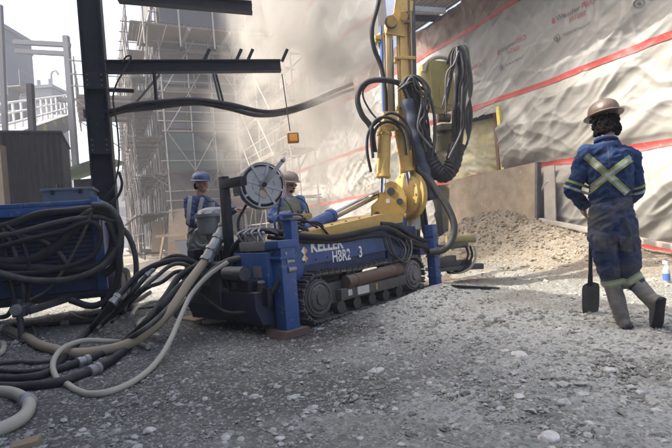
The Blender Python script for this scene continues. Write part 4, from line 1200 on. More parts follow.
# sheave head
m = MB()
m.prism([(-.16, -.1), (.14, -.14), (.2, .12), (.05, .25), (-.1, .16)], mp(396, 27, -.2), mx, md, -.04)
m.prism([(-.1, -.05), (.2, .0), (.22, .15), (-.06, .18)], mp(400, 10, -.16), mx, md, -.05)
m.cyl(mp(391, 22, -.28), mp(391, 22, .06), .095, n=22)
m.cyl(mp(404, 16, -.26), mp(404, 16, .02), .06, n=18)
hd = m.build('sheave_bracket', M_yel, mast)
MB().ring(mp(391, 22, -.27), my, .085, .018, 22, 8).build('sheave_wheel', M_dark, hd)
MB().box(mp(407, 22, -.25), (.09, .06, .05), MR, .01).cyl(mp(409, 14, -.24), mp(410, 32, -.24), .018, n=8).build('chain_shackle', M_rust, hd)
MB().bar(mp(414, 9, -.05), mp(445, 11, .1), .07, .08, .006).build('stay_arm', M_steel, hd)
# hook arm and hanging hose beside the mast
m = MB().tube(catmull([mp(389, 38, -.1), mp(383, 34, -.1), mp(378, 37, -.1), mp(375, 44, -.1)], 5), .035, 10).box(mp(379, 38, -.1), (.14, .09, .07), MR, .01)
m.build('hook_arm', M_yel, mast)
MB().tube(catmull([mp(380, 42, -.08), mp(381, 70, -.08), mp(384, 110, -.08)], 4), .03, 10).build('hook_pole', M_steel, mast)
rhose('mast_hose', [(384, -30, YM - .3), (378, 4, YM - .3), (372, 28, YM - .3), (374, 48, YM - .25), (381, 66, YM - .2), (385, 90, YM - .2), (386, 115, YM - .2)], .036, M_rub, mast)
# slew gear, pivot plate and the pair of yellow cylinders
gc = at(405, 196, 7.30)
gax = (Vector((-.86, -.50, .10))).normalized()
g = MB().lathe([(.16, -.16), (.35, -.14), (.38, -.10), (.38, -.04), (.33, -.03), (.33, .03), (.27, .05), (.12, .06)], gc, gax, 40)
g = g.build('slew_gear', M_yel, rig)
_, gs, gt = frame_of(gax)
for k in range(14):
    m = MB(); a = k * 2 * math.pi / 14; bolt(m, gc + (gs * math.cos(a) + gt * math.sin(a)) * .30 + gax * .03, gax, .018, .022)
    m.build('bolt', M_yel2, g)
MB().cyl(gc + gax * .05, gc + gax * .10, .06, n=14).build('hub_cap', M_dark, g)
pz = at(381, 203, 7.08)
px_ = Vector((.98, -.2, 0)).normalized(); py_ = Zv
m = MB()
for dy in (0, .22):
    m.prism([(-.155, -.26), (.27, -.30), (.36, -.12), (.37, .06), (.33, .18), (.25, .27), (.16, .305), (.06, .27), (.0, .18), (-.03, .06), (-.13, -.02)], pz + Vector((.0, dy, 0)), px_, py_, -.05)
pv = m.build('pivot_plate', M_yel, rig)
for (x, z, r) in ((.155, .155, .058), (-.07, -.16, .04), (.27, .0, .045)):
    m = MB(); q = pz + px_ * x + Zv * z; m.cyl(q + Vector((0, -.03, 0)), q + Vector((0, .30, 0)), r, n=18); m.build('pivot_pin', M_dark, pv)
MB().prism([(-.025, -.03), (.03, -.03), (.03, .03), (-.025, .03)], pz + px_ * .10 + Zv * .02 + Vector((0, -.004, 0)), px_, Zv, .003).build('white_sticker', M_white, pv)
for (a, b, r) in (((383, 178, 7.12), (384.5, 131, 7.18), .098), ((407.5, 172, 7.2), (400, 131, 7.25), .088)):
    A, B = at(*a), at(*b)
    m = MB().cyl(A, B, r, n=20).lathe([(r * 1.15, -.02), (r * 1.15, .02)], A.lerp(B, .04), B - A, 20).lathe([(r * 1.15, -.02), (r * 1.15, .02)], A.lerp(B, .93), B - A, 20)
    yc = m.build('tilt_cylinder', M_yel, rig)
    MB().cyl(A - (B - A).normalized() * .22, A, r * .5, n=14).build('piston_rod', M_chrome, yc)
m = MB().bar(at(379, 129, 7.12), at(402, 126, 7.17), .10, .11, .02).cyl(at(384, 129, 7.0), at(384, 129, 7.1), .035, n=14).cyl(at(397, 127, 7.02), at(397, 127, 7.12), .035, n=14)
m.box(at(390, 118, 7.25), (.22, .12, .18), MR, .02).build('cylinder_yoke', M_yel, rig)
MB().bar(at(376, 220, 7.1), at(400, 224, 7.3), .3, .16, .02).build('pivot_base', M_blue, rig)
m = MB(); mbox(m, at(413, 222, 7.5), at(411, 130, 7.5), .10, .12, .015)
m.build('slide_beam', M_yel, rig)
# hoses looping over the cylinders
for k, pl in enumerate([[(373, 158), (371, 135), (374, 122), (384, 117), (396, 121), (406, 130), (410, 150)], [(376, 152), (374, 136), (378, 126), (387, 122), (397, 125), (403, 135), (406, 155)], [(371, 172), (367, 150), (369, 131), (379, 120)], [(379, 120), (390, 113), (402, 118), (411, 135), (415, 165)]]):
    rhose('cylinder_hose', [(x, y, 7.0 + .02 * k) for x, y in pl], .022, M_rub)
rhose('loop_hose', [(374, 152, 7.1), (371, 128, 7.1), (362, 115, 7.1), (357.5, 100, 7.1), (361, 87, 7.12), (372, 80.5, 7.15), (388, 80.5, 7.2), (402, 85, 7.3), (412, 97, 7.35)], .042, M_rub)
rhose('loop_hose', [(386, 128, 7.12), (371, 112, 7.12), (363, 96, 7.12), (366, 86, 7.15), (378, 80, 7.2), (396, 84, 7.25)], .014, M_rubg)
# hose bundle: down from the mast, round and up to the drill head
rb = random.Random(12)
def bundle(pl, nh, spread, r, Yc, name, m_list, n=6):
    for k in range(nh):
        a = rb.uniform(0, 6.28); q = spread * math.sqrt(rb.random())
        ox, oy = q * math.cos(a), q * math.sin(a)
        pts = []
        for i, (x, y, s) in enumerate(pl):
            p = at(x, y, Yc)
            j = rb.uniform(-.02, .02)
            pts.append(p + Vector((ox * s + j, oy * s, j)))
        MB().tube(catmull(pts, n), r * rb.uniform(.8, 1.15), 9).build(name, rb.choice(m_list), rig)
bundle([(402, 84, .8), (410, 88, 1), (417, 110, 1), (423, 140, 1.1), (431, 164, .9), (442, 175, .7), (452, 166, .7), (457, 140, .8), (459, 105, 1), (462, 70, 1), (459, 52, .8)], 12, .10, .025, 7.25, 'bundle_hose', [M_rub, M_rub, M_rub, M_rubg])
bundle([(408, 82, .7), (413, 110, 1), (417, 150, 1), (421, 190, .9), (424, 225, .8), (428, 246, .7)], 7, .09, .024, 7.3, 'bundle_hose', [M_rub, M_rub, M_rubg])
bundle([(411, 86, .6), (424, 92, 1), (431, 110, 1.2), (433, 135, 1), (430, 160, .9)], 5, .08, .017, 7.2, 'bundle_hose', [M_rubg, M_rub])
bundle([(402, 86, .9), (408, 78, 1), (418, 79, 1), (426, 90, 1), (424, 108, .9)], 5, .06, .018, 7.15, 'bundle_hose', [M_rub, M_rubg])
# sleeve round the lowest part of the loop
sl_ = catmull([at(x, y, 7.25) for x, y in ((420, 128), (426, 150), (433, 166), (443, 175), (452, 166), (457, 144))], 8)
MB().tube(sl_, [.115 + .012 * (i % 2) for i in range(len(sl_))], 16).build('bundle_sleeve', M_rub, rig)
m = MB(); sl2 = catmull([at(x, y, 7.22) for x, y in ((407, 100), (413, 128), (420, 155), (427, 180), (432, 200))], 8)
m.tube(sl2, [.095 + .01 * math.sin(i * 1.3) for i in range(len(sl2))], 14).build('bundle_sleeve', mat('dark_blue_sleeve', (.018, .03, .07), .6, col2=(.03, .035, .045), nscale=8, dust=.35, bump=.2), rig)
# drill head box on the far side of the mast
hb = at(437, 86, 7.75)
hx = Vector((.93, .36, 0)).normalized(); HR = Matrix((hx, Zv.cross(hx), Zv)).transposed()
m = MB().prism([(-.20, -.36), (.17, -.42), (.22, -.05), (.22, .34), (-.2, .36)], hb - hx * 0 + HR.col[1] * -.15, hx, Zv, -.34)
dh = m.build('drill_head', M_yel2, rig)
m = MB().prism([(-.06, -.30), (.14, -.34), (.15, .02), (.02, .02), (-.06, -.08)], hb + HR.col[1] * -.153, hx, Zv, .014)
m.build('head_cover', M_yel2, dh)
m = MB()
for k in range(5): m.cyl(hb + HR.col[1] * -.2 + hx * (.2 + .02 * k) + Zv * (-.28 + .13 * k), hb + HR.col[1] * -.2 + hx * (.34 + .02 * k) + Zv * (-.28 + .13 * k), .028, n=10)
m.build('hose_fitting', M_dark, dh)
m = MB().lathe([(.14, -.16), (.17, -.14), (.17, .1), (.13, .14), (.09, .18)], at(446, 142, 7.75), Zv, 24).box(at(446, 128, 7.7), (.34, .26, .1), HR, .02).cyl(at(438, 118, 7.72), at(450, 118, 7.72), .07, n=16)
m.build('rotary_motor', mat('dark_olive_paint', (.09, .08, .04), .55, dust=.4, bump=.1), dh)
rhose('pale_hose', [(424, 72, 7.6), (428, 62, 7.6), (438, 57, 7.62), (449, 60, 7.65), (455, 72, 7.65)], .032, M_cream, dh)
for k in range(5):
    rhose('head_hose', [(446 + 2 * k, 64, 7.5), (452 + 2 * k, 50 - k, 7.45), (459 + 2 * k, 46, 7.4), (465 + k, 58, 7.38), (468 + k, 90, 7.36), (472 - k * 2, 115, 7.35), (468, 140, 7.3), (458, 160, 7.28)], .015, M_rub if k % 2 else M_rubg, dh)
# drill string, swivel cone, discharge hose, clamps by the hole
MB().cyl(at(414, 284, 7.62), at(413, 205, 7.62), .055, n=18).build('drill_rod', M_rust, rig)
MB().lathe([(.07, -.22), (.115, -.2), (.115, -.02), (.06, .10), (.035, .2)], at(414, 216, 7.35), Zv, 22).build('dust_collar', mat('pale_canvas', (.50, .47, .40), .8, bump=.2), rig)
m = MB()
for sgn, pxp in ((0, 446), (1, 462), (2, 474)):
    m.bar(at(430, 262 + 3 * sgn, 7.5 + .1 * sgn), at(pxp + 8, 258 + 4 * sgn, 7.7 + .1 * sgn), .12, .09, .01)
m.box(at(450, 246, 7.8), (.5, .3, .08), HR, .015).box(at(447, 268, 7.75), (.6, .35, .06), HR, .01)
cl = m.build('rod_clamp', M_dark, rig)
MB().cyl(at(447, 240, 7.8), at(473, 238, 7.85), .07, n=18).build('clamp_cylinder', M_yel2, cl)
MB().lathe([(.075, 0), (.075, .03)], at(473, 238, 7.85), at(473, 238, 7.85) - at(447, 240, 7.8), 18).build('cylinder_cap', M_steel, cl)
for k in range(3):
    rhose('clamp_hose', [(474 - 4 * k, 246, 7.7), (476 - 4 * k, 256, 7.68), (470 - 5 * k, 268, 7.66), (458 - 4 * k, 273, 7.66), (446, 270, 7.66)], .018, M_cream if k == 0 else M_rub, cl)
rhose('discharge_hose', [(418, 168, 7.2), (432, 184, 7.12), (446, 204, 7.08), (454, 224, 7.06), (452, 240, 7.06), (443, 250, 7.08), (430, 252, 7.12)], .05, M_rubg)
for k in range(9):                                     # tangle of thin lines round the bundle and at the drill head
    j = lambda a: rb.uniform(-a, a)
    if k % 2:
        pl = [(401 + j(4), 90 + j(5)), (408 + j(6), 80 + j(5)), (420 + j(6), 86 + j(6)), (426 + j(6), 104 + j(8)), (422 + j(6), 124 + j(8)), (428 + j(6), 146 + j(6))]
    else:
        pl = [(444 + j(2), 112 + j(8)), (449 + j(3), 78 + j(6)), (454 + j(3), 60 + j(6)), (459 + j(3), 48 + j(5)), (465 + j(3), 70 + j(8)), (463 + j(5), 100 + j(10)), (460 + j(5), 130 + j(8)), (452 + j(4), 156 + j(6))]
    rhose('thin_hose', [(x, y, 7.12 + j(.08)) for x, y in pl], rb.uniform(.012, .019), rb.choice([M_rub, M_rub, M_rubg, M_dark]))
for k in range(10):
    m = MB(); bolt(m, W(.24 + .19 * k, .13, .845 + .0173 * k if k > 6 else .70 + .004 * k), -RV, .012, .01); m.build('bolt', M_dark, rig)
MB().tube(catmull([W(.2, .30, 1.0), W(.2, .30, 1.22), W(.42, .30, 1.25), W(.62, .30, 1.22), W(.62, .30, 1.02)], 5), .014, 8).build('grab_rail', M_blue, rig)
for k in range(8):
    q = W(.28 + .04 * k, .2 + .07 * (k % 4), .9 + .02 * k)
    rhose('fitting_hose', [], .01, M_rub) if False else MB().tube(catmull([q, q + Vector((j(.12), j(.1), .16 + j(.05))), q + Vector((.2 + j(.1), .15 + j(.1), .14)), q + Vector((.35, .3 + j(.1), -.02))], 5), .013, 7).build('fitting_hose', M_rub if k % 3 else M_rubg, rig)
for k in range(5):
    x = 236 + 8 * k
    rhose('rear_hose', [(x, 252, 5.45), (x - 4 + j(4), 268 + j(4), 5.3), (x - 10 + j(6), 286 + j(4), 5.25), (x + 4 + j(6), 300 + j(4), 5.3), (x + 14, 290 + j(6), 5.4)], .012, M_rub)
# hoses of the rear: thick greyish one over the panel, drooping ones
rhose('rear_hose', [(262, 253, 5.35), (248, 257, 5.35), (226, 262, 5.35), (208, 276, 5.3), (190, 298, 5.2), (176, 318, 5.1)], .038, M_rubg)
rhose('rear_hose', [(290, 262, 5.1), (282, 276, 5.0), (270, 296, 5.0), (254, 310, 5.05), (228, 313, 5.2), (210, 302, 5.35), (198, 292, 5.5)], .024, M_rub)
rhose('rear_hose', [(246, 205, 5.75), (238, 222, 5.7), (243, 238, 5.6), (258, 244, 5.5)], .017, M_rub)
rhose('rear_hose', [(281, 198, 5.7), (278, 215, 5.65), (281, 228, 5.6)], .012, M_rub)
for k in range(7):
    x = 206 + 7 * k
    rhose('rear_hose', [(x, 262 + rb.uniform(-6, 6), 5.7), (x - 8, 285 + rb.uniform(-6, 6), 5.55), (x + 4, 303 + rb.uniform(-5, 8), 5.6), (x + 20, 292 + rb.uniform(-6, 6), 5.7)], .016, M_rub if k % 2 else M_rubg)
m = MB()
for (x, y) in ((286, 262), (288, 270), (284, 254)):
    q = at(x, y, 5.02); m.cyl(q, q + RU * .10, .03, n=10).lathe([(.038, -.012), (.038, .012)], q, RU, 12)
m.build('hose_coupling', M_steel, rig)
MB().cyl(at(229, 222, 5.6), at(231, 272, 5.55), .014, n=8).build('dip_stick', M_steel, rig)

# ------------------------------------------------------------------ compressor with coiled hoses
CYF = 6.5
KA = math.radians(17)
K1 = at(100, 199, 6.62); KX = Vector((math.cos(KA), math.sin(KA), 0)); KY = Vector((-math.sin(KA), math.cos(KA), 0)); KR = Matrix((KX, KY, Zv)).transposed()
zt_ = K1.z; KL = 2.3
K0 = Vector((K1.x, K1.y, 0)) - KX * KL
def kp(x, y, z): return K0 + KX * x + KY * y + Zv * z          # x 0..KL along the front, y back
def kbox(mb, x0, x1, y0, y1, z0, z1, bev=.006):
    return mb.box(kp((x0 + x1) / 2, (y0 + y1) / 2, (z0 + z1) / 2), (x1 - x0, y1 - y0, z1 - z0), KR, bev)
cpm = thing('air_compressor', 'blue towed air compressor hung with loops of black hose', 'compressor', kp(KL / 2, .8, 0), KA)
kbox(MB(), 0, KL, 0, 1.7, zt_ - .06, zt_, .015).build('canopy_top', M_blue, cpm)
kbox(MB(), .01, KL - .01, .003, .033, zt_ - .17, zt_ - .062, .006).build('front_fascia', M_blue, cpm)
kbox(MB(), .05, KL - .05, .16, 1.64, .46, zt_ - .064, .02).build('body', M_blue2, cpm)
m = MB()
for k in range(14): kbox(m, KL * .45, KL * .93, .135, .158, .62 + .06 * k, .645 + .06 * k, 0)
m.build('louvre_grille', M_black, cpm)
for x, z0, z1 in ((KL - .06, 1.30, zt_ + .03), (KL - 1.35, 1.15, 1.45)):
    hg = kbox(MB(), x - .05, x + .05, -.12, -.02, z0, z1, .008).build('hose_hanger', M_blue, cpm)
kbox(MB(), KL - .12, KL - .0, .04, .15, .46, zt_ - .2, .008).build('corner_post', M_blue, cpm)
kbox(MB(), .02, KL - .02, .05, 1.7, .36, .455, .01).build('chassis', M_black, cpm)
for y in (.55, 1.25):
    wl = MB().lathe([(.18, -.10), (.30, -.105), (.335, -.07), (.335, .07), (.30, .105), (.18, .10)], kp(KL + .04, y, .335), KX, 32).build('tyre', M_rub, cpm)
    MB().lathe([(.06, -.02), (.17, .0), (.185, .07), (.185, .085), (.15, .06), (.05, .09)], kp(KL + .04, y, .335), KX, 24).build('rim', M_dark, wl)
TX = KL * .62
m = MB().bar(kp(TX - .1, .2, .40), kp(TX, -.55, .34), .12, .10, .01).bar(kp(TX + .45, .2, .40), kp(TX + .04, -.5, .34), .10, .08, .01)
m.box(kp(TX, -.58, .36), (.14, .18, .12), KR, .02).cyl(kp(TX, -.62, 0), kp(TX, -.62, .5), .035, n=12)
m.build('tow_bar', M_dark, cpm)
MB().cyl(kp(TX, -.68, .4), kp(TX, -.80, .4), .05, n=14).lathe([(.065, -.02), (.065, .02)], kp(TX, -.73, .4), KY, 14).build('tow_eye', M_steel, cpm)
# grey crate standing on the canopy
tb = thing('tool_box', 'dull grey box sitting on top of the blue compressor', 'box', kp(KL - .45, .6, zt_), KA)
MB().prism([(0, 0), (.66, 0), (.63, .17), (.03, .17)], kp(KL - .80, .38, zt_ + .002), KX, Zv, -.45).build('box_body', M_glass, tb)
kbox(MB(), KL - .81, KL - .13, .36, .86, zt_ + .174, zt_ + .215, .012).build('box_lid', M_glass, tb)
for x in (KL - .65, KL - .3): kbox(MB(), x - .025, x + .025, .355, .378, zt_ + .13, zt_ + .19, .005).build('latch', M_black, tb)
q = kp(KL - .6, .55, zt_)
ct = MB().cyl((q.x, q.y, zt_ + .217), (q.x, q.y, zt_ + .30), .04, n=14).cyl((q.x - .05, q.y, zt_ + .24), (q.x + .07, q.y, zt_ + .25), .02, n=10)
tag(ct.build('coupling', M_dark), 'small dark hose coupling left on the grey box', 'coupling')

def hose(pts, r, m, label, group=None, name='air_hose', n=7, seg=10):
    o = MB().tube(catmull(pts, n), r, seg).build(name, m)
    return tag(o, label, 'hose', group)
G2 = 'hoses coiled on the compressor'
def hp(pl, dy=0.):
    out = []
    for x, y in pl:
        r = ray(x, y); o = kp(0, -.10 + dy, 0)
        out.append(EYE + r * ((o - EYE).dot(KY) / r.dot(KY)))
    return out
coil = [
 ([(-20, 232), (12, 224), (40, 214), (70, 211), (95, 209), (112, 216), (120, 235), (117, 262), (104, 275)], .040, M_rub, 'thick hose looping high across the compressor front under the canopy edge'),
 ([(-20, 258), (10, 262), (35, 258), (58, 245), (74, 228), (88, 214), (104, 212), (114, 228), (112, 252), (98, 266), (70, 270), (30, 268), (-10, 262)], .050, M_rub, 'thickest ribbed black hose swinging diagonally up to the right-hand hanger'),
 ([(-15, 238), (20, 232), (50, 224), (80, 218), (104, 218), (124, 230), (134, 250), (136, 275), (130, 300)], .028, M_rubg, 'thin hose running out past the tyre and down to the ground'),
 ([(-10, 250), (25, 240), (60, 232), (90, 222), (100, 232), (96, 252), (76, 264), (40, 272), (0, 274)], .026, M_rub, 'slim hose of the inner loop on the compressor'),
 ([(-12, 270), (30, 280), (70, 279), (100, 268), (116, 250), (121, 228), (110, 208), (92, 205)], .034, M_rubg, 'grey hose sagging lowest across the compressor front'),
 ([(1, 226), (4, 250), (10, 280), (14, 300), (8, 315), (-6, 318)], .024, M_rub, 'hose dropping from the hanger at the picture edge'),
 ([(3, 228), (12, 246), (20, 270), (24, 298), (18, 320)], .022, M_rubg, 'second thinner hose dropping beside it from the same hanger'),
 ([(6, 226), (18, 236), (28, 258), (30, 284), (26, 310)], .020, M_rub, 'innermost thin hose hanging from that hanger'),
 ([(92, 212), (84, 232), (74, 252), (62, 272), (48, 290), (30, 300)], .016, M_rubg, 'very thin hose slanting down from the hanger to the tow bar'),
 ([(108, 222), (118, 250), (118, 278), (108, 298), (92, 306), (70, 300)], .034, M_rub, 'hose hanging in a deep bight beside the tyre'),
 ([(20, 236), (40, 240), (56, 250), (66, 262)], .024, M_rubg, 'short dull hose showing between the coils'),
]
for i, (pl, r, m, lb) in enumerate(coil): hose(hp(pl, -.035 * (i % 5)), r * 1.28, m, lb, G2)

# ------------------------------------------------------------------ hoses over the yard
def mix3(spec):
    """(px, py) lies on the ground, (px, py, Y) hangs at depth Y"""
    return spec
def resample(P, st):
    out = [P[0]]; acc = 0
    for a, b in zip(P, P[1:]):
        L_ = (b - a).length; d = st - acc
        while d <= L_: out.append(a.lerp(b, d / L_)); d += st
        acc = (acc + L_) % st
    return out
def ferrules(o, P, r, fr):
    for f in fr:
        i = max(1, min(len(P) - 2, int(f * len(P)))); d = (P[i + 1] - P[i - 1]).normalized()
        c = MB().lathe([(r * 1.12, -.06), (r * 1.34, -.055), (r * 1.34, -.02), (r * 1.16, -.015), (r * 1.16, .015), (r * 1.34, .02), (r * 1.34, .055), (r * 1.12, .06)], P[i], d, 16).build('hose_coupling', M_steel)
        c.parent = o
def hose_g(spec, r, m, label, group=None, name='ground_hose'):
    P = []
    for s in spec:
        if len(s) == 2: P.append(gp(s[0], s[1], r))
        else: P.append(at(*s))
    P = catmull(P, 7)
    P = [Vector((p.x, p.y, max(p.z, gz(p.x, p.y) + r * .9))) for p in P]
    if name == 'suction_hose':
        P = resample(P, .011); o = MB().tube(P, [r * (1.02 if i % 2 else .975) for i in range(len(P))], 14).build(name, m)
    else: o = MB().tube(P, r, 12).build(name, m)
    if r > .024 and len(P) > 40: ferrules(o, P, r, (.42,) if r < .045 else (.33,))
    return tag(o, label, 'hose', group)
hose_g([(-30, 318), (0, 326), (20, 335), (42, 346), (70, 353, 4.75), (100, 351, 4.72), (128, 344, 4.75), (152, 329, 4.85), (172, 308, 5.0), (188, 284, 5.2), (200, 268, 5.38), (207, 259, 5.46)], .050, M_beige, 'thick dusty beige suction hose running from the filter canister across the yard', name='suction_hose')
hose_g([(148, 347), (128, 343), (105, 341, 4.92), (82, 341, 4.86), (62, 349, 4.6), (53, 363, 4.3), (56, 377, 4.03), (68, 388, 3.84), (88, 394), (112, 391), (136, 380), (155, 364, 4.2), (169, 343, 4.5), (181, 316, 4.85), (191, 295, 5.1), (208, 276, 5.25), (228, 262, 5.3)], .025, M_cream, 'pale grey-green hose laid in a wide open loop on the ground', name='pale_loop_hose')
hose_g([(-12, 391), (8, 392), (22, 397), (29, 405), (25, 415), (12, 424), (-12, 434)], .042, M_cream, 'pale hose bight poking in at the lower picture edge', name='pale_hose_bight')
hose_g([(132, 316), (136, 309), (148, 303), (166, 301), (182, 299), (176, 310), (160, 314), (146, 318), (138, 324), (150, 329)], .030, M_cream, 'small whitish hose coil on the ground between compressor and rig', name='white_hose_coil')
hose_g([(52, 368), (70, 352), (90, 330), (110, 306, 5.2), (128, 285, 5.4), (146, 270, 5.5), (166, 262, 5.55), (186, 260, 5.6), (205, 268, 5.65)], .036, M_rub, 'straight black hose rising from the ground up to the rear of the rig')
hose_g([(-20, 377), (10, 379), (38, 376), (62, 368), (92, 358), (120, 345), (146, 322, 4.9), (166, 296, 5.2), (180, 276, 5.4), (200, 264, 5.55)], .036, M_rub, 'black hose running along the ground under the beige hose to the rig')
hose_g([(-20, 386), (20, 387), (55, 383), (85, 374), (115, 358), (142, 335), (160, 310, 5.0), (178, 288, 5.25), (196, 276, 5.5)], .040, M_rub, 'lowest thick black hose on the ground, bending up to the rig')
hose_g([(-20, 366), (15, 362), (45, 362), (80, 356), (112, 348), (140, 332, 4.7), (158, 318, 4.85), (176, 300, 5.1), (194, 285, 5.4)], .026, M_rubg, 'thinner dark hose lying just inside the other black hoses')
hose_g([(-20, 370), (14, 372), (44, 370), (78, 363), (108, 352), (136, 338)], .022, M_rub, 'thinnest dark hose of the ground bundle')
hose_g([(-15, 331), (10, 327), (40, 325), (66, 323), (92, 321), (112, 314), (130, 304), (150, 292)], .034, M_rub, 'black hose lying straight along the ground below the compressor')
hose_g([(70, 312), (86, 319), (104, 318), (124, 311), (146, 308), (172, 306), (196, 312)], .016, M_rubg, 'thin grey hose snaking from the compressor towards the white coil')
hose_g([(-8, 345), (3, 343), (2, 352), (-8, 356)], .03, M_cream, 'pale hose end at the very edge below the compressor')
hose_g([(0, 330), (14, 338), (26, 342), (36, 334), (30, 325), (14, 322)], .02, M_rubg, 'thin slack loop of dark hose lying near the compressor tow bar')
for k in range(3):
    hose_g([(80 + 16 * k, 340 - 9 * k), (100 + 14 * k, 326 - 10 * k), (126 + 9 * k, 300 - 5 * k, 5.35), (150 + 6 * k, 272 + 5 * k, 5.5 - .06 * k), (168 + 4 * k, 258 + 7 * k, 5.6 - .08 * k), (184 + 2 * k, 257 + 8 * k, 5.6 - .05 * k), (197 + k, 268 + 7 * k, 5.65), (202 + k * 3, 288 + 4 * k, 5.7)], .026 - .002 * k, M_rub if k % 2 == 0 else M_rubg, 'black hose arching into the rear of the rig beside the suction hose', 'hoses arching into the rig rear')
# offcuts and a flat black strip on the ground
p0, p1 = gp(12, 449, .03), gp(40, 441, .03)
tag(MB().bar(p0, p1, .10, .045, .004).build('timber_offcut', M_wood), 'short grey timber offcut lying at the lower picture corner', 'timber')
p = gp(214, 319, .02)
tag(MB().box(p + Vector((0, 0, .015)), (.30, .20, .06), rotz(.3), .006).build('timber_pad', mat('pale_timber', (.42, .37, .28), .8, col2=(.3, .26, .2), bump=.2)), 'pale timber pad on the ground by the rear stabiliser', 'timber')
p0, p1 = gp(452, 287, .01), gp(497, 288, .01)
tag(MB().bar(p0, p1, .12, .02, .003).build('black_strip', M_black), 'flat black strip lying on the ground in front of the soil heap', 'strip')

# ------------------------------------------------------------------ people
def eval_mesh(mb, voxel, it, disp=None):
    bm = mb.bm
    bmesh.ops.recalc_face_normals(bm, faces=bm.faces)
    me = bpy.data.meshes.new('t'); bm.to_mesh(me); bm.free()
    ob = bpy.data.objects.new('t', me); COL.objects.link(ob)
    m = ob.modifiers.new('r', 'REMESH'); m.mode = 'VOXEL'; m.voxel_size = voxel
    s = ob.modifiers.new('s', 'SMOOTH'); s.factor = .5; s.iterations = it
    bpy.context.view_layer.update()
    out = bpy.data.meshes.new_from_object(ob.evaluated_get(bpy.context.evaluated_depsgraph_get()))
    bpy.data.objects.remove(ob)
    if disp is not None:
        n = len(out.vertices); co = np.empty(n * 3, np.float32); no = np.empty(n * 3, np.float32)
        out.vertices.foreach_get('co', co); out.vertices.foreach_get('normal', no)
        co = co.reshape(-1, 3); no = no.reshape(-1, 3)
        co = co + no * disp(co.astype(float))[:, None]
        out.vertices.foreach_set('co', co.astype(np.float32).ravel())
    return out
def place(me, name, m, parent):
    for p in me.polygons: p.use_smooth = True
    me.transform(rootm(parent).inverted())
    me.materials.clear(); me.materials.append(m); me.name = name
    return link(bpy.data.objects.new(name, me), parent)
def bvh_of(me):
    return BVHTree.FromPolygons([v.co.copy() for v in me.vertices], [tuple(p.vertices) for p in me.polygons])
def caps(mb, p0, p1, r0, r1):
    p0, p1 = Vector(p0), Vector(p1)
    mb.tube([p0, p0.lerp(p1, .5), p1], [r0, (r0 + r1) / 2 * 1.02, r1], 16); mb.ball(p0, r0 * .995, 14); mb.ball(p1, r1 * .995, 14)
def folds(seed, amp, sc=1.):
    def f(co):
        x, y, z = co[:, 0] * sc, co[:, 1] * sc, co[:, 2] * sc
        a = ridge(x * 7 + y * 5 + z * 3, z * 9 - x * 3 + y * 4, seed, 3); b = ridge(x * 14 - y * 9, z * 17 + y * 6, seed + 5, 2)
        return amp * (a - .25) + amp * .45 * (b - .25)
    return f
def hand(mb, wrist, d, palm_n, side, s=1., curl=.9):
    """palm along d, fingers curling towards palm_n, thumb leaving towards side"""
    d = Vector(d).normalized(); pn = Vector(palm_n); pn = (pn - d * pn.dot(d)).normalized(); sd = d.cross(pn).normalized()
    if sd.dot(Vector(side)) < 0: sd = -sd
    w = Vector(wrist)
    for k in range(4):
        o = sd * (.031 - .021 * k) * s
        caps(mb, w + o * .5, w + o + d * .085 * s, .017 * s, .0125 * s)
        ln = (.042, .048, .045, .034)[k] * s
        b = w + o + d * .088 * s; dirn = d
        for q in range(3):
            a = curl * (q + .6) * .55
            dn = (d * math.cos(a) + pn * math.sin(a)).normalized()
            e = b + dn * ln * (1 - .18 * q)
            caps(mb, b, e, (.0098 - .0008 * q) * s, (.0092 - .0008 * q) * s); b = e
    b = w + sd * .028 * s + d * .02 * s
    e = b + (sd * .8 + d * .6 + pn * .4).normalized() * .042 * s; caps(mb, b, e, .014 * s, .0115 * s)
    caps(mb, e, e + (d * .8 + pn * .6).normalized() * .034 * s, .011 * s, .009 * s)
def head(mb, c, f, r, u, s=1.):
    Rm = Matrix((r, f, u)).transposed()
    mb.ballR(c + u * .02 * s, (.076 * s, .095 * s, .105 * s), Rm, 20)
    mb.ballR(c + f * .03 * s - u * .055 * s, (.056 * s, .062 * s, .062 * s), Rm, 16)      # jaw
    mb.ballR(c + f * .082 * s - u * .095 * s, (.022 * s, .018 * s, .018 * s), Rm, 10)      # chin
    mb.ballR(c + f * .088 * s + u * .012 * s, (.05 * s, .012 * s, .012 * s), Rm, 10)      # brow
    caps(mb, c + f * .092 * s + u * .005 * s, c + f * .110 * s - u * .032 * s, .008 * s, .014 * s)  # nose
    mb.ballR(c + f * .088 * s - u * .062 * s, (.024 * s, .010 * s, .007 * s), Rm, 10)     # lips
    for sg in (-1, 1):
        mb.ballR(c + r * (.078 * s * sg) - f * .008 * s - u * .012 * s, (.010 * s, .020 * s, .032 * s), Rm, 10)
        mb.ballR(c + r * (.042 * s * sg) + f * .07 * s - u * .02 * s, (.024 * s, .02 * s, .02 * s), Rm, 10)
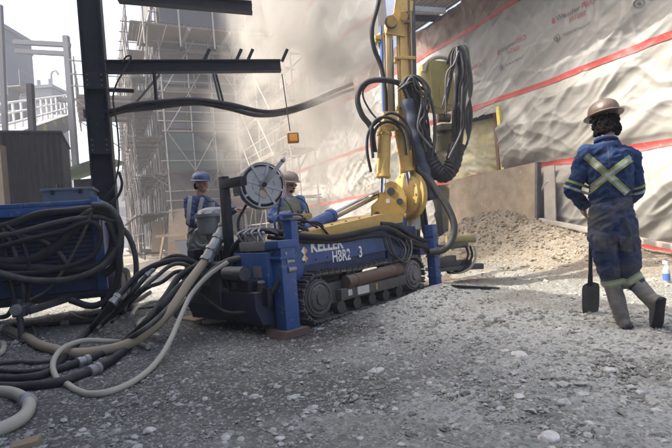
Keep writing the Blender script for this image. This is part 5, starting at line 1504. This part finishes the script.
def hardhat(parent, c, f, r, u, m, s=1., brim=.05, name='hard_hat', rear=None):
    R = Matrix((r, f, u)).transposed()
    mb = MB(); n = 36
    def el(a, b, h, fwd=0.): return (c + u * h + f * fwd, r * a, f * b)
    secs = [el(.112 * s, .138 * s, .0), el(.114 * s, .140 * s, .012 * s), el(.110 * s, .136 * s, .05 * s), el(.096 * s, .120 * s, .085 * s), el(.068 * s, .088 * s, .110 * s), el(.03 * s, .045 * s, .122 * s), el(.004, .006, .125 * s)]
    mb.loft(secs, n)
    mb.loft([el((.112 + brim) * s, (.138 + brim * 1.15) * s, -.012 * s, .008), el((.114 + brim) * s, (.14 + brim * 1.15) * s, -.006 * s, .008), el(.114 * s, .140 * s, .010 * s), el(.10 * s, .12 * s, .012 * s)], n)
    for x in (-.03, 0, .03):
        mb.tube(catmull([c + r * (x * s) + f * y * s + u * z * s for y, z in ((-.128, .04), (-.09, .092), (0, .126 if x == 0 else .120), (.09, .092), (.128, .04))], 5), .008 * s, 8)
    return mb.build(name, m, parent, 50)
def strip_on(bvh, path, cast, wdir, width, off, name, m, parent, n=26, cross=3):
    """a band laid on the cloth: path points cast along `cast` onto the surface"""
    cast = Vector(cast).normalized(); P = catmull(path, max(2, n // (len(path) - 1))); co = []; ok = True
    rows = []
    for p in P:
        row = []
        for k in range(cross):
            q = p + Vector(wdir) * width * (k / (cross - 1) - .5)
            h = bvh.ray_cast(q - cast * .6, cast)
            row.append(h[0] - cast * off if h[0] is not None else None)
        rows.append(row)
    mb = MB()
    for a, b in zip(rows, rows[1:]):
        for k in range(cross - 1):
            q = (a[k], a[k + 1], b[k + 1], b[k])
            if all(v is not None for v in q) and max((q[i] - q[(i + 1) % 4]).length for i in range(4)) < .12: mb.quad(*q)
    bmesh.ops.remove_doubles(mb.bm, verts=mb.bm.verts, dist=1e-5)
    return mb.build(name, m, parent)
def band_on(bvh, c, axis, reach, width, off, name, m, parent, n=40):
    c = Vector(c); d, s, t = frame_of(axis); rows = []
    for i in range(n + 1):
        a = 2 * math.pi * i / n; o = s * math.cos(a) + t * math.sin(a); row = []
        for k in (-.5, 0, .5):
            q = c + d * width * k + o * reach; h = bvh.ray_cast(q, -o, reach)
            row.append(h[0] + o * off if h[0] is not None else None)
        rows.append(row)
    mb = MB()
    for a, b in zip(rows, rows[1:]):
        for k in (0, 1):
            q = (a[k], a[k + 1], b[k + 1], b[k])
            if all(v is not None for v in q): mb.quad(*q)
    bmesh.ops.remove_doubles(mb.bm, verts=mb.bm.verts, dist=1e-5)
    return mb.build(name, m, parent)

M_skin = mat('weathered_skin', (.33, .19, .13), .55, col2=(.26, .14, .095), nscale=20)
M_skin2 = mat('tanned_skin', (.42, .25, .18), .55, col2=(.33, .18, .12), nscale=20)
M_cov = mat('blue_coverall_cloth', (.009, .033, .112), .88, col2=(.008, .020, .06), nscale=5, namt=.9, dust=.12, dustcol=(.24, .24, .23), bump=.3, bscale=90, chips=(.05, .065, .12), spec=.2)
M_covd = mat('muddy_coverall_cloth', (.012, .034, .11), .9, col2=(.07, .068, .064), nscale=4.5, namt=1., dust=.2, dustcol=(.26, .25, .23), bump=.35, bscale=80, spec=.15)
M_navy = mat('navy_work_cloth', (.028, .05, .14), .85, col2=(.02, .032, .09), nscale=5, dust=.5, dustcol=(.3, .3, .29), bump=.25, bscale=80, spec=.2)
M_shirt = mat('faded_blue_shirt', (.13, .20, .40), .85, col2=(.09, .14, .29), nscale=5, dust=.4, bump=.25, bscale=80, spec=.2)
M_vest = mat('dusty_vest_cloth', (.23, .22, .17), .85, col2=(.15, .15, .12), nscale=5, bump=.2)
M_trous = mat('grey_trouser_cloth', (.12, .115, .11), .9, col2=(.2, .19, .17), nscale=5, bump=.25)
M_refl = mat('dull_reflective_tape', (.29, .31, .29), .5, col2=(.19, .2, .19), nscale=18)
M_lime = mat('yellow_green_tape', (.20, .265, .085), .6, col2=(.13, .16, .07), nscale=18)
M_boot = mat('muddy_rubber_boot', (.05, .052, .052), .6, col2=(.16, .155, .145), nscale=8, namt=1., dust=.55, dustcol=(.27, .26, .24), bump=.2)
M_hair = mat('dark_curly_hair', (.006, .005, .005), .95, col2=(.012, .010, .009), nscale=30, bump=.9, bscale=55, spec=.08)
M_eye = mat('dark_eye', (.02, .015, .012), .25)
M_hatb = mat('brown_hard_hat', (.085, .050, .034), .35, col2=(.05, .034, .027), nscale=6, dust=.3, bump=.05)
M_hatn = mat('navy_hard_hat', (.025, .055, .17), .35, col2=(.02, .035, .1), nscale=6, dust=.35)
M_hatg = mat('dusty_brown_hard_hat', (.22, .17, .13), .5, col2=(.14, .11, .09), nscale=6, dust=.4)

def figure(label, J, f, skinm, suit, legs, boot_m, seed, foot=None, grp=None):
    """J: world joints. Returns root, coverall BVH. One continuous body; clothes, boots as children."""
    f = Vector(f).normalized(); r = f.cross(Zv).normalized()
    base = (J['ankle_l'] + J['ankle_r']) / 2
    root = thing('person', label, 'person', (base.x, base.y, gz(base.x, base.y)), 0, grp)
    u = (J['head'] - J['neck']).normalized()
    hu = J.get('head_up', u); hf = J.get('head_f', f); hf = (hf - hu * hf.dot(hu)).normalized(); hr = hf.cross(hu).normalized()
    b = MB()
    head(b, J['head'], hf, hr, hu)
    caps(b, J['neck'] - Zv * .03, J['head'] - hu * .05 - hf * .015, .062, .055)
    ch, wa, pe = J['chest'], J['waist'], J['pelvis']
    def tor(k, g):
        return [(pe - Zv * .08, r * .10 * k, f * .085 * k), (pe, r * (.155 * k), f * (.115 * k)), (wa, r * (.135 * k), f * (.10 * k)), (wa.lerp(ch, .5), r * (.150 * k), f * (.11 * k)),
                (ch, r * (.165 * k), f * (.12 * k)), (ch.lerp(J['neck'], .55), r * (.155 * k), f * (.105 * k)), (ch.lerp(J['neck'], .85), r * (.10 * k), f * .08 * k), (J['neck'], r * .062 * g, f * .062 * g)]
    b.loft(tor(.9, .9), 20)
    for s in 'lr':
        sh, el, wr = J['shoulder_' + s], J['elbow_' + s], J['wrist_' + s]
        caps(b, ch.lerp(J['neck'], .6), sh, .075, .058); caps(b, sh, el, .052, .040); caps(b, el, wr, .040, .027)
        caps(b, J['hip_' + s], J['knee_' + s], .085, .055); caps(b, J['knee_' + s], J['ankle_' + s], .055, .038)
        caps(b, J['ankle_' + s], J['ankle_' + s].lerp(J['toe_' + s], .8), .036, .03)
        hd, hn, hs = J['hand_' + s]
        hand(b, wr, hd, hn, hs, 1.05)
    place(eval_mesh(b, .0055, 3), 'body', skinm, root)
    c = MB()
    c.loft(tor(1.12, 1.12), 24)
    for s in 'lr':
        sh, el, wr = J['shoulder_' + s], J['elbow_' + s], J['wrist_' + s]
        caps(c, ch.lerp(J['neck'], .6), sh, .085, .074); caps(c, sh, el, .073, .060); caps(c, el, el.lerp(wr, .93), .060, .046)
    me = eval_mesh(c, .009, 3, folds(seed, .017)); bv = bvh_of(me)
    jacket = place(me, 'jacket', suit, root)
    t = MB()
    t.loft([(pe - Zv * .10, r * .13, f * .11), (pe, r * .188, f * .14), (wa - Zv * .0, r * .172, f * .125), (wa + Zv * .05, r * .15, f * .112)], 24)
    for s in 'lr':
        hp_, kn, an = J['hip_' + s], J['knee_' + s], J['ankle_' + s]
        caps(t, hp_, kn, .105, .080); caps(t, kn, kn.lerp(an, J.get('cuff', .35)), .080, .072)
    me = eval_mesh(t, .009, 3, folds(seed + 3, .015)); bt = bvh_of(me)
    trousers = place(me, 'trousers', legs, root)
    for s in 'lr':
        kn, an, to = J['knee_' + s], J['ankle_' + s], J['toe_' + s]
        bo = MB(); d = (to - an); top = kn.lerp(an, .26)
        fd = Vector((d.x, d.y, 0)).normalized()
        caps(bo, top, an, .070, .058)
        heel = an - fd * .035 + (an - kn).normalized() * .055
        if 'heel_' + s in J: heel = J['heel_' + s]
        caps(bo, heel, heel.lerp(to, .45), .046, .044); caps(bo, heel.lerp(to, .45), to, .044, .036)
        caps(bo, an, heel.lerp(to, .3), .058, .05)
        me = eval_mesh(bo, .009, 4, folds(seed + 9, .004))
        boot = place(me, 'boot', boot_m, root)
        sd_ = (to - heel).normalized(); up_ = (an - heel - sd_ * (an - heel).dot(sd_)).normalized(); rr_ = sd_.cross(up_)
        so_ = MB()
        secs = [(heel - sd_ * .05 - up_ * .04, rr_ * .025, up_ * .014), (heel - sd_ * .03 - up_ * .042, rr_ * .046, up_ * .016), (heel + sd_ * .06 - up_ * .04, rr_ * .044, up_ * .014), (to - sd_ * .05 - up_ * .034, rr_ * .054, up_ * .014), (to + sd_ * .03 - up_ * .03, rr_ * .034, up_ * .013)]
        so_.loft(secs, 16).build('boot_sole', M_black, boot)
    # eyes
    for s in (-1, 1):
        MB().ball(J['head'] + hf * .086 + hr * (.033 * s) - hu * .006, .0075, 8).build('eye', M_eye, root)
    return root, bv, bt, hf, hr, hu, jacket, trousers

# --- walking man on the right
def A(px, py, Y): return at(px, py, Y)
f_ = Vector((.10, 1, 0)).normalized()
J = dict(head=A(605, 121, 4.17), neck=A(606, 141, 4.12), chest=A(609, 168, 4.10), waist=A(611, 206, 4.12), pelvis=A(613, 229, 4.14),
         shoulder_l=A(587.5, 154, 4.13), shoulder_r=A(630.5, 157, 4.15), elbow_l=A(572, 189, 4.20), elbow_r=A(636.5, 192, 4.24), wrist_l=A(583, 206, 4.47), wrist_r=A(622, 205, 4.46),
         hip_l=A(602, 236, 4.14), hip_r=A(625, 236, 4.14), knee_l=A(610, 276, 4.20), knee_r=A(630, 277, 4.16), ankle_l=A(622.5, 320, 4.15), ankle_r=A(654, 303, 4.02),
         toe_l=A(620, 322.5, 4.42), toe_r=A(654.5, 326, 4.10), heel_r=A(657, 300, 3.97), cuff=.20)
J['toe_l'].z = gz(J['toe_l'].x, J['toe_l'].y) + .045
J['heel_l'] = Vector((J['ankle_l'].x, J['ankle_l'].y - .03, gz(J['ankle_l'].x, J['ankle_l'].y) + .058))
J['head_up'] = (Vector((0, .16, 1))).normalized(); J['head_f'] = Vector((-.12, 1, 0))
J['hand_l'] = (Vector((.25, .5, -.6)), Vector((1, .2, 0)), Vector((0, .6, .7)))
J['hand_r'] = (Vector((-.9, .3, -.3)), Vector((0, -.6, -.8)), Vector((0, .6, .5)))
root, bv, bt, hf, hr, hu, jacket, trousers = figure('man in blue coverall walking away with his back turned, carrying a shovel', J, f_, M_skin, M_cov, M_covd, M_boot, 11)
hardhat(root, J['head'] + hu * .058, hf, hr, hu, M_hatb, 1.02, .030)
hm = MB()
rh = random.Random(3)
for k in range(420):
    a = rh.uniform(-2.3, 2.3); z = rh.uniform(-.12, .03); rr = .078 + .03 * rh.random()
    p = J['head'] + hr * (math.sin(a) * rr * .95) - hf * (math.cos(a) * rr) + hu * z
    hm.ball(p, rh.uniform(.007, .018), 6)
hm.ballR(J['head'] - hf * .03 - hu * .03, (.088, .085, .085), Matrix((hr, hf, hu)).transposed(), 16)
place(eval_mesh(hm, .0045, 1, folds(5, .004, 5)), 'hair', M_hair, root)
cam_d = Vector((A(610, 170, 4.1) - EYE)); cam_d.z = 0; cam_d.normalize()
for pa, pb in ((A(586, 156, 4.1), A(627.5, 193, 4.1)), (A(631.5, 158.5, 4.1), A(588, 191, 4.1))):
    d = (pb - pa).normalized(); wv = d.cross(cam_d).normalized(); mid = pa.lerp(pb, .5)
    st = strip_on(bv, [pa, mid, pb], cam_d, wv, .060, .004, 'cross_stripe', M_lime, jacket, 30, 5)
    strip_on(bv, [pa, mid, pb], cam_d, wv, .026, .006, 'silver_band', M_refl, st, 30, 3)
for nm, a, b, w_ in (('l', .60, 'elbow', 0), ('r', .72, 'elbow', 0)):
    sh, el, wr = J['shoulder_' + nm], J['elbow_' + nm], J['wrist_' + nm]
    for fq in (.82, .98):
        band_on(bv, sh.lerp(el, fq), el - sh, .15, .022, .004, 'sleeve_band', M_lime if fq < .9 else M_refl, jacket)
for nm in 'lr':
    kn, an = J['knee_' + nm], J['ankle_' + nm]
    b_ = band_on(bt, kn.lerp(an, .16), an - kn, .16, .055, .006, 'knee_band', M_lime, trousers)
    band_on(bt, kn.lerp(an, .16), an - kn, .16, .024, .009, 'silver_band', M_refl, b_)
band_on(bv, J['waist'] + Zv * .045, Zv, .32, .035, .006, 'waistband', M_covd, jacket)
for a_, b_ in ((A(608, 146, 4.1), A(611, 200, 4.1)), (A(588, 162, 4.1), A(630, 164, 4.1))):
    dd_ = (b_ - a_).normalized(); strip_on(bv, [a_, a_.lerp(b_, .5), b_], cam_d, dd_.cross(cam_d).normalized(), .010, .003, 'seam', M_covd, jacket, 24, 3)
# collar and back-pocket flaps
MB().ring(J['neck'] + Zv * .0, (J['head'] - J['neck']), .078, .018, 26, 8).build('collar', M_cov, jacket)
for px in (600, 626):
    pa, pb = A(px - 6.5, 243, 4.1), A(px + 6.5, 244, 4.1)
    strip_on(bt, [pa, pa.lerp(pb, .5), pb], cam_d, Zv, .13, .007, 'back_pocket', mat('dark_pocket_cloth', (.035, .045, .08), .9, col2=(.10, .10, .10), nscale=9, namt=1., bump=.3), trousers, 10, 6)
# shovel held by the walking man
grip = A(591, 214, 4.56)
tip = gp(590, 313.5, .0)
sv = thing('shovel', 'long-handled shovel with dark square blade held by the walking man', 'shovel', tip, 0)
dv = (grip - tip).normalized()
top = grip + dv * .05
MB().tube([tip + dv * .36, tip + dv * .8, top], [.019, .017, .017], 12).build('handle', M_black, sv)
bx = Vector((1, 0, 0)); bx = (bx - dv * bx.dot(dv)).normalized(); by = dv.cross(bx)
secs = []
blade = MB()
rows = []
for i, (h, hw, cup) in enumerate(((0.0, .068, .004), (.04, .080, .008), (.16, .086, .016), (.28, .085, .022), (.315, .074, .020), (.335, .03, .010))):
    row = []
    for k in range(9):
        x = (k / 8 - .5) * 2
        row.append(tip + dv * h + bx * (x * hw) + by * (cup * (1 - x * x) - .012))
    rows.append(row)
for off in (0, .005):
    vs = [[blade.bm.verts.new(p + by * off) for p in row] for row in rows]
    for a, b in zip(vs, vs[1:]):
        for k in range(8): blade.bm.faces.new((a[k], a[k + 1], b[k + 1], b[k]))
    if off == 0: v0_ = vs
edge = lambda V: [r_[0] for r_ in V] + V[-1][1:] + [r_[8] for r_ in V[-2::-1]] + V[0][-2:0:-1]
E0, E1 = edge(v0_), edge(vs)
for k in range(len(E0)): blade.bm.faces.new((E0[k], E0[(k + 1) % len(E0)], E1[(k + 1) % len(E1)], E1[k]))
blade.build('blade', mat('worn_shovel_steel', (.03, .032, .035), .5, .3, col2=(.10, .10, .095), nscale=7, dust=.3, bump=.1), sv)
MB().cyl(tip + dv * .30, tip + dv * .42, .024, .021, 14).build('socket', M_black, sv)

# --- man behind the filter canister, in profile
S = 1 / 1.0
f_ = Vector((.93, -.37, 0)).normalized(); r_ = f_.cross(Zv)
g0 = at(199, 240, 6.9); g0.z = gz(g0.x, g0.y)
def body_points(g0, f, r, H, lean=.0):
    k = H / 1.80
    P = lambda a, b, c: g0 + f * a * k + r * b * k + Zv * c * k
    return dict(head=P(.05 + lean, 0, 1.665), neck=P(.0 + lean * .9, 0, 1.50), chest=P(lean * .6, 0, 1.30), waist=P(.01, 0, 1.06), pelvis=P(0, 0, .95), shoulder_l=P(lean * .8, -.19, 1.44), shoulder_r=P(lean * .8, .19, 1.44),
                hip_l=P(0, -.095, .90), hip_r=P(0, .095, .90), knee_l=P(.05, -.10, .50), knee_r=P(.02, .10, .50), ankle_l=P(.0, -.11, .09), ankle_r=P(-.06, .11, .09), toe_l=P(.17, -.12, .045), toe_r=P(.11, .13, .045), P=P)
J = body_points(g0, f_, r_, 1.86, .06); P = J.pop('P')
J.update(elbow_r=P(.10, .27, 1.16), wrist_r=P(.33, .20, 1.13), elbow_l=P(.26, -.22, 1.22), wrist_l=P(.52, -.16, 1.29), cuff=.7,
         hand_r=(f_, -Zv, r_ * -1), hand_l=(f_, -Zv, r_))
J['head_f'] = (f_ + Vector((0, -.05, -.15))).normalized(); J['head_up'] = (Zv + f_ * .12).normalized()
root, bv, bt, hf, hr, hu, jacket, trousers = figure('man in navy coverall and blue hard hat behind the filter canister', J, f_, M_skin, M_navy, mat('dusty_trouser_cloth', (.22, .21, .18), .9, col2=(.13, .14, .17), nscale=4, bump=.2), M_boot, 31)
hh = hardhat(root, J['head'] + hu * .055, hf, hr, hu, M_hatn, 1.04, .014)
hs = hr if hr.y < 0 else -hr
MB().box(J['head'] + hu * .088 + hs * .112 + hf * .0, (.07, .004, .035), Matrix((hf, hs, hf.cross(hs))).transposed(), .0).build('hat_sticker', M_lime, hh)
MB().ballR(J['head'] - hf * .045 - hu * .02, (.076, .066, .07), Matrix((hr, hf, hu)).transposed(), 18).build('hair', M_hair, root)
cd = (J['chest'] - EYE); cd.z = 0; cd.normalize()
for (a, b) in (((191, 190), (188, 226)), ((204, 191), (196, 226))):
    pa, pb = at(*a, 6.8), at(*b, 6.8); mid = pa.lerp(pb, .5)
    strip_on(bv, [pa, mid, pb], cd, Vector((1, .3, 0)).normalized(), .055, .005, 'vest_stripe', M_refl, jacket, 22, 4)
band_on(bv, J['waist'] + Zv * .10, Zv, .3, .055, .006, 'waist_band', M_refl, jacket)
MB().ring(J['neck'], Zv, .075, .02, 24, 8).build('collar', M_navy, jacket)

# --- man with the remote control behind the reel
f_ = Vector((.62, -.78, 0)).normalized(); r_ = f_.cross(Zv)
g0 = at(289, 230, 7.05); g0.z = gz(g0.x, g0.y)
J = body_points(g0, f_, r_, 1.85, .05); P = J.pop('P')
J.update(elbow_r=P(.03, .285, 1.21), wrist_r=P(.27, .12, 1.25), elbow_l=P(.03, -.285, 1.21), wrist_l=P(.27, -.12, 1.25), cuff=.75,
         hand_r=((f_ * .6 - r_ * .75 - Zv * .15), -Zv, f_ * -1 + Zv), hand_l=((f_ * .6 + r_ * .75 - Zv * .15), -Zv, f_ * -1 + Zv))
J['head_f'] = (f_ + Vector((.35, 0, -.35))).normalized(); J['head_up'] = (Zv + f_ * .22).normalized()
root, bv, bt, hf, hr, hu, jacket, trousers = figure('man in dusty vest and pale blue shirt working a yellow remote control', J, f_, M_skin2, M_shirt, M_trous, M_boot, 47)
hardhat(root, J['head'] + hu * .055, hf, hr, hu, M_hatg, 1.06, .02)
mb = MB()
for s in (-1, 1): mb.ballR(J['head'] + hf * .092 + hr * (.034 * s) - hu * .004, (.030, .012, .019), Matrix((hr, hf, hu)).transposed(), 12)
mb.bar(J['head'] + hf * .1 - hr * .07, J['head'] + hf * .1 + hr * .07, .006, .006)
for s in (-1, 1): mb.bar(J['head'] + hf * .09 + hr * (.07 * s), J['head'] - hf * .01 + hr * (.085 * s), .005, .006)
mb.build('sunglasses', M_eye, root)
mb = MB(); mb.ballR(J['head'] + hf * .092 - hu * .052, (.030, .012, .010), Matrix((hr, hf, hu)).transposed(), 12)
mb.ballR(J['head'] + hf * .062 - hu * .088, (.040, .034, .026), Matrix((hr, hf, hu)).transposed(), 12)
mb.build('beard', M_hair, root)
vm = MB(); ch, wa = J['chest'], J['waist']
vm.loft([(wa - Zv * .04, r_ * .172, f_ * .135), (wa.lerp(ch, .5), r_ * .185, f_ * .142), (ch, r_ * .200, f_ * .150), (ch.lerp(J['neck'], .55), r_ * .17, f_ * .135), (ch.lerp(J['neck'], .85), r_ * .12, f_ * .11)], 24)
me = eval_mesh(vm, .012, 4, folds(61, .010)); bvv = bvh_of(me)
vest = place(me, 'vest', M_vest, root)
cd = (J['chest'] - EYE); cd.z = 0; cd.normalize()
for sx in (-.09, .09):
    pa, pb = J['chest'] + r_ * sx + Zv * .14, J['waist'] + r_ * sx
    strip_on(bvv, [pa, pa.lerp(pb, .5), pb], -f_, r_, .05, .005, 'vest_stripe', M_lime, vest, 22, 4)
band_on(bvv, J['waist'] + Zv * .08, Zv, .32, .05, .006, 'waist_band', M_refl, vest)
bc = (J['wrist_l'] + J['wrist_r']) / 2 + f_ * .09 + Zv * -.06
rm = thing('remote_control', 'yellow remote control box held in both hands at the belly', 'remote control', bc, 0)
BR = Matrix((r_, f_, Zv)).transposed()
MB().box(bc, (.26, .13, .09), BR, .018).build('control_housing', M_yel, rm)
MB().box(bc + Zv * .048, (.22, .10, .006), BR, .0).build('control_panel', M_black, rm)
for k in (-.07, .0, .07): MB().cyl(bc + r_ * k + Zv * .05, bc + r_ * k + Zv * .09, .009, n=8).build('joystick', M_black, rm)
MB().tube(catmull([bc + r_ * .12, bc + r_ * .15 + Zv * .2 - f_ * .1, J['neck'] + r_ * .09 + f_ * .0, J['neck'] - f_ * .08, J['neck'] - r_ * .09, bc - r_ * .15 + Zv * .2 - f_ * .1, bc - r_ * .12], 6), .008, 6).build('neck_strap', M_black, rm)

# ------------------------------------------------------------------ dust thrown up by drilling, and hazy air
def volume_box(name, c, size):
    bm = bmesh.new(); bmesh.ops.create_cube(bm, size=1, matrix=Matrix.Diagonal((*size, 1)))
    me = bpy.data.meshes.new(name); bm.to_mesh(me); bm.free()
    o = link(bpy.data.objects.new(name, me)); o.location = c
    return o
dc = Vector((-1.9, 11.6, 4.6))
dust = volume_box('dust_cloud', dc, (9.0, 7.6, 9.4))
tag(dust, kind='stuff')
vm = bpy.data.materials.new('drilling_dust'); vm.use_nodes = True
n = vm.node_tree.nodes; L = vm.node_tree.links; n.remove(n['Principled BSDF'])
pv = n.new('ShaderNodeVolumePrincipled'); pv.inputs['Color'].default_value = (.61, .59, .55, 1); pv.inputs['Anisotropy'].default_value = .1
L.new(pv.outputs[0], n['Material Output'].inputs['Volume'])
tc = n.new('ShaderNodeTexCoord')
def math_(op, a, b, clamp=False):
    x = n.new('ShaderNodeMath'); x.operation = op; x.use_clamp = clamp
    for i, v in enumerate((a, b)):
        if hasattr(v, 'is_linked'): L.new(v, x.inputs[i])
        else: x.inputs[i].default_value = v
    return x.outputs[0]
def lobe(c, r):
    mp_ = n.new('ShaderNodeMapping'); mp_.vector_type = 'POINT'
    L.new(tc.outputs['Object'], mp_.inputs[0])
    mp_.inputs['Scale'].default_value = tuple(1 / v for v in r)
    mp_.inputs['Location'].default_value = tuple(-a / b for a, b in zip(c, r))
    ln = n.new('ShaderNodeVectorMath'); ln.operation = 'LENGTH'; L.new(mp_.outputs[0], ln.inputs[0])
    return math_('SUBTRACT', 1.0, ln.outputs['Value'], True)
den = None
for c, r, k in (((1.7, 0, 1.4), (2.3, 3.2, 3.6), 1.9), ((1.6, -.6, 3.0), (2.6, 3.0, 2.2), 1.5), ((2.6, -1.4, -2.4), (1.7, 2.0, 2.2), .9), ((.9, .8, -1.0), (2.3, 3.0, 2.4), .55)):
    x = math_('MULTIPLY', lobe(c, r), k)
    den = x if den is None else math_('ADD', den, x)
nz = n.new('ShaderNodeTexNoise'); nz.inputs['Scale'].default_value = .95; nz.inputs['Detail'].default_value = 8; nz.inputs['Roughness'].default_value = .6
nz.inputs['Distortion'].default_value = 1.1
L.new(tc.outputs['Object'], nz.inputs['Vector'])
mr = n.new('ShaderNodeMapRange'); L.new(nz.outputs[0], mr.inputs[0]); mr.inputs[1].default_value = .45; mr.inputs[2].default_value = .60; mr.inputs[3].default_value = .04; mr.inputs[4].default_value = 1.0
dd = math_('MULTIPLY', math_('MULTIPLY', den, mr.outputs[0]), 1.7)
L.new(dd, pv.inputs['Density'])
dust.data.materials.append(vm)
hz = volume_box('haze', Vector((0, 95, 11)), (460, 450, 25))
hz.location.z = 25 / 2 - 2.0
tag(hz, kind='stuff')
hm_ = bpy.data.materials.new('hazy_air'); hm_.use_nodes = True
n2 = hm_.node_tree.nodes; n2.remove(n2['Principled BSDF'])
pv2 = n2.new('ShaderNodeVolumePrincipled'); pv2.inputs['Color'].default_value = (.86, .90, 1.0, 1); pv2.inputs['Density'].default_value = .003
hm_.node_tree.links.new(pv2.outputs[0], n2['Material Output'].inputs['Volume'])
hz.data.materials.append(hm_)
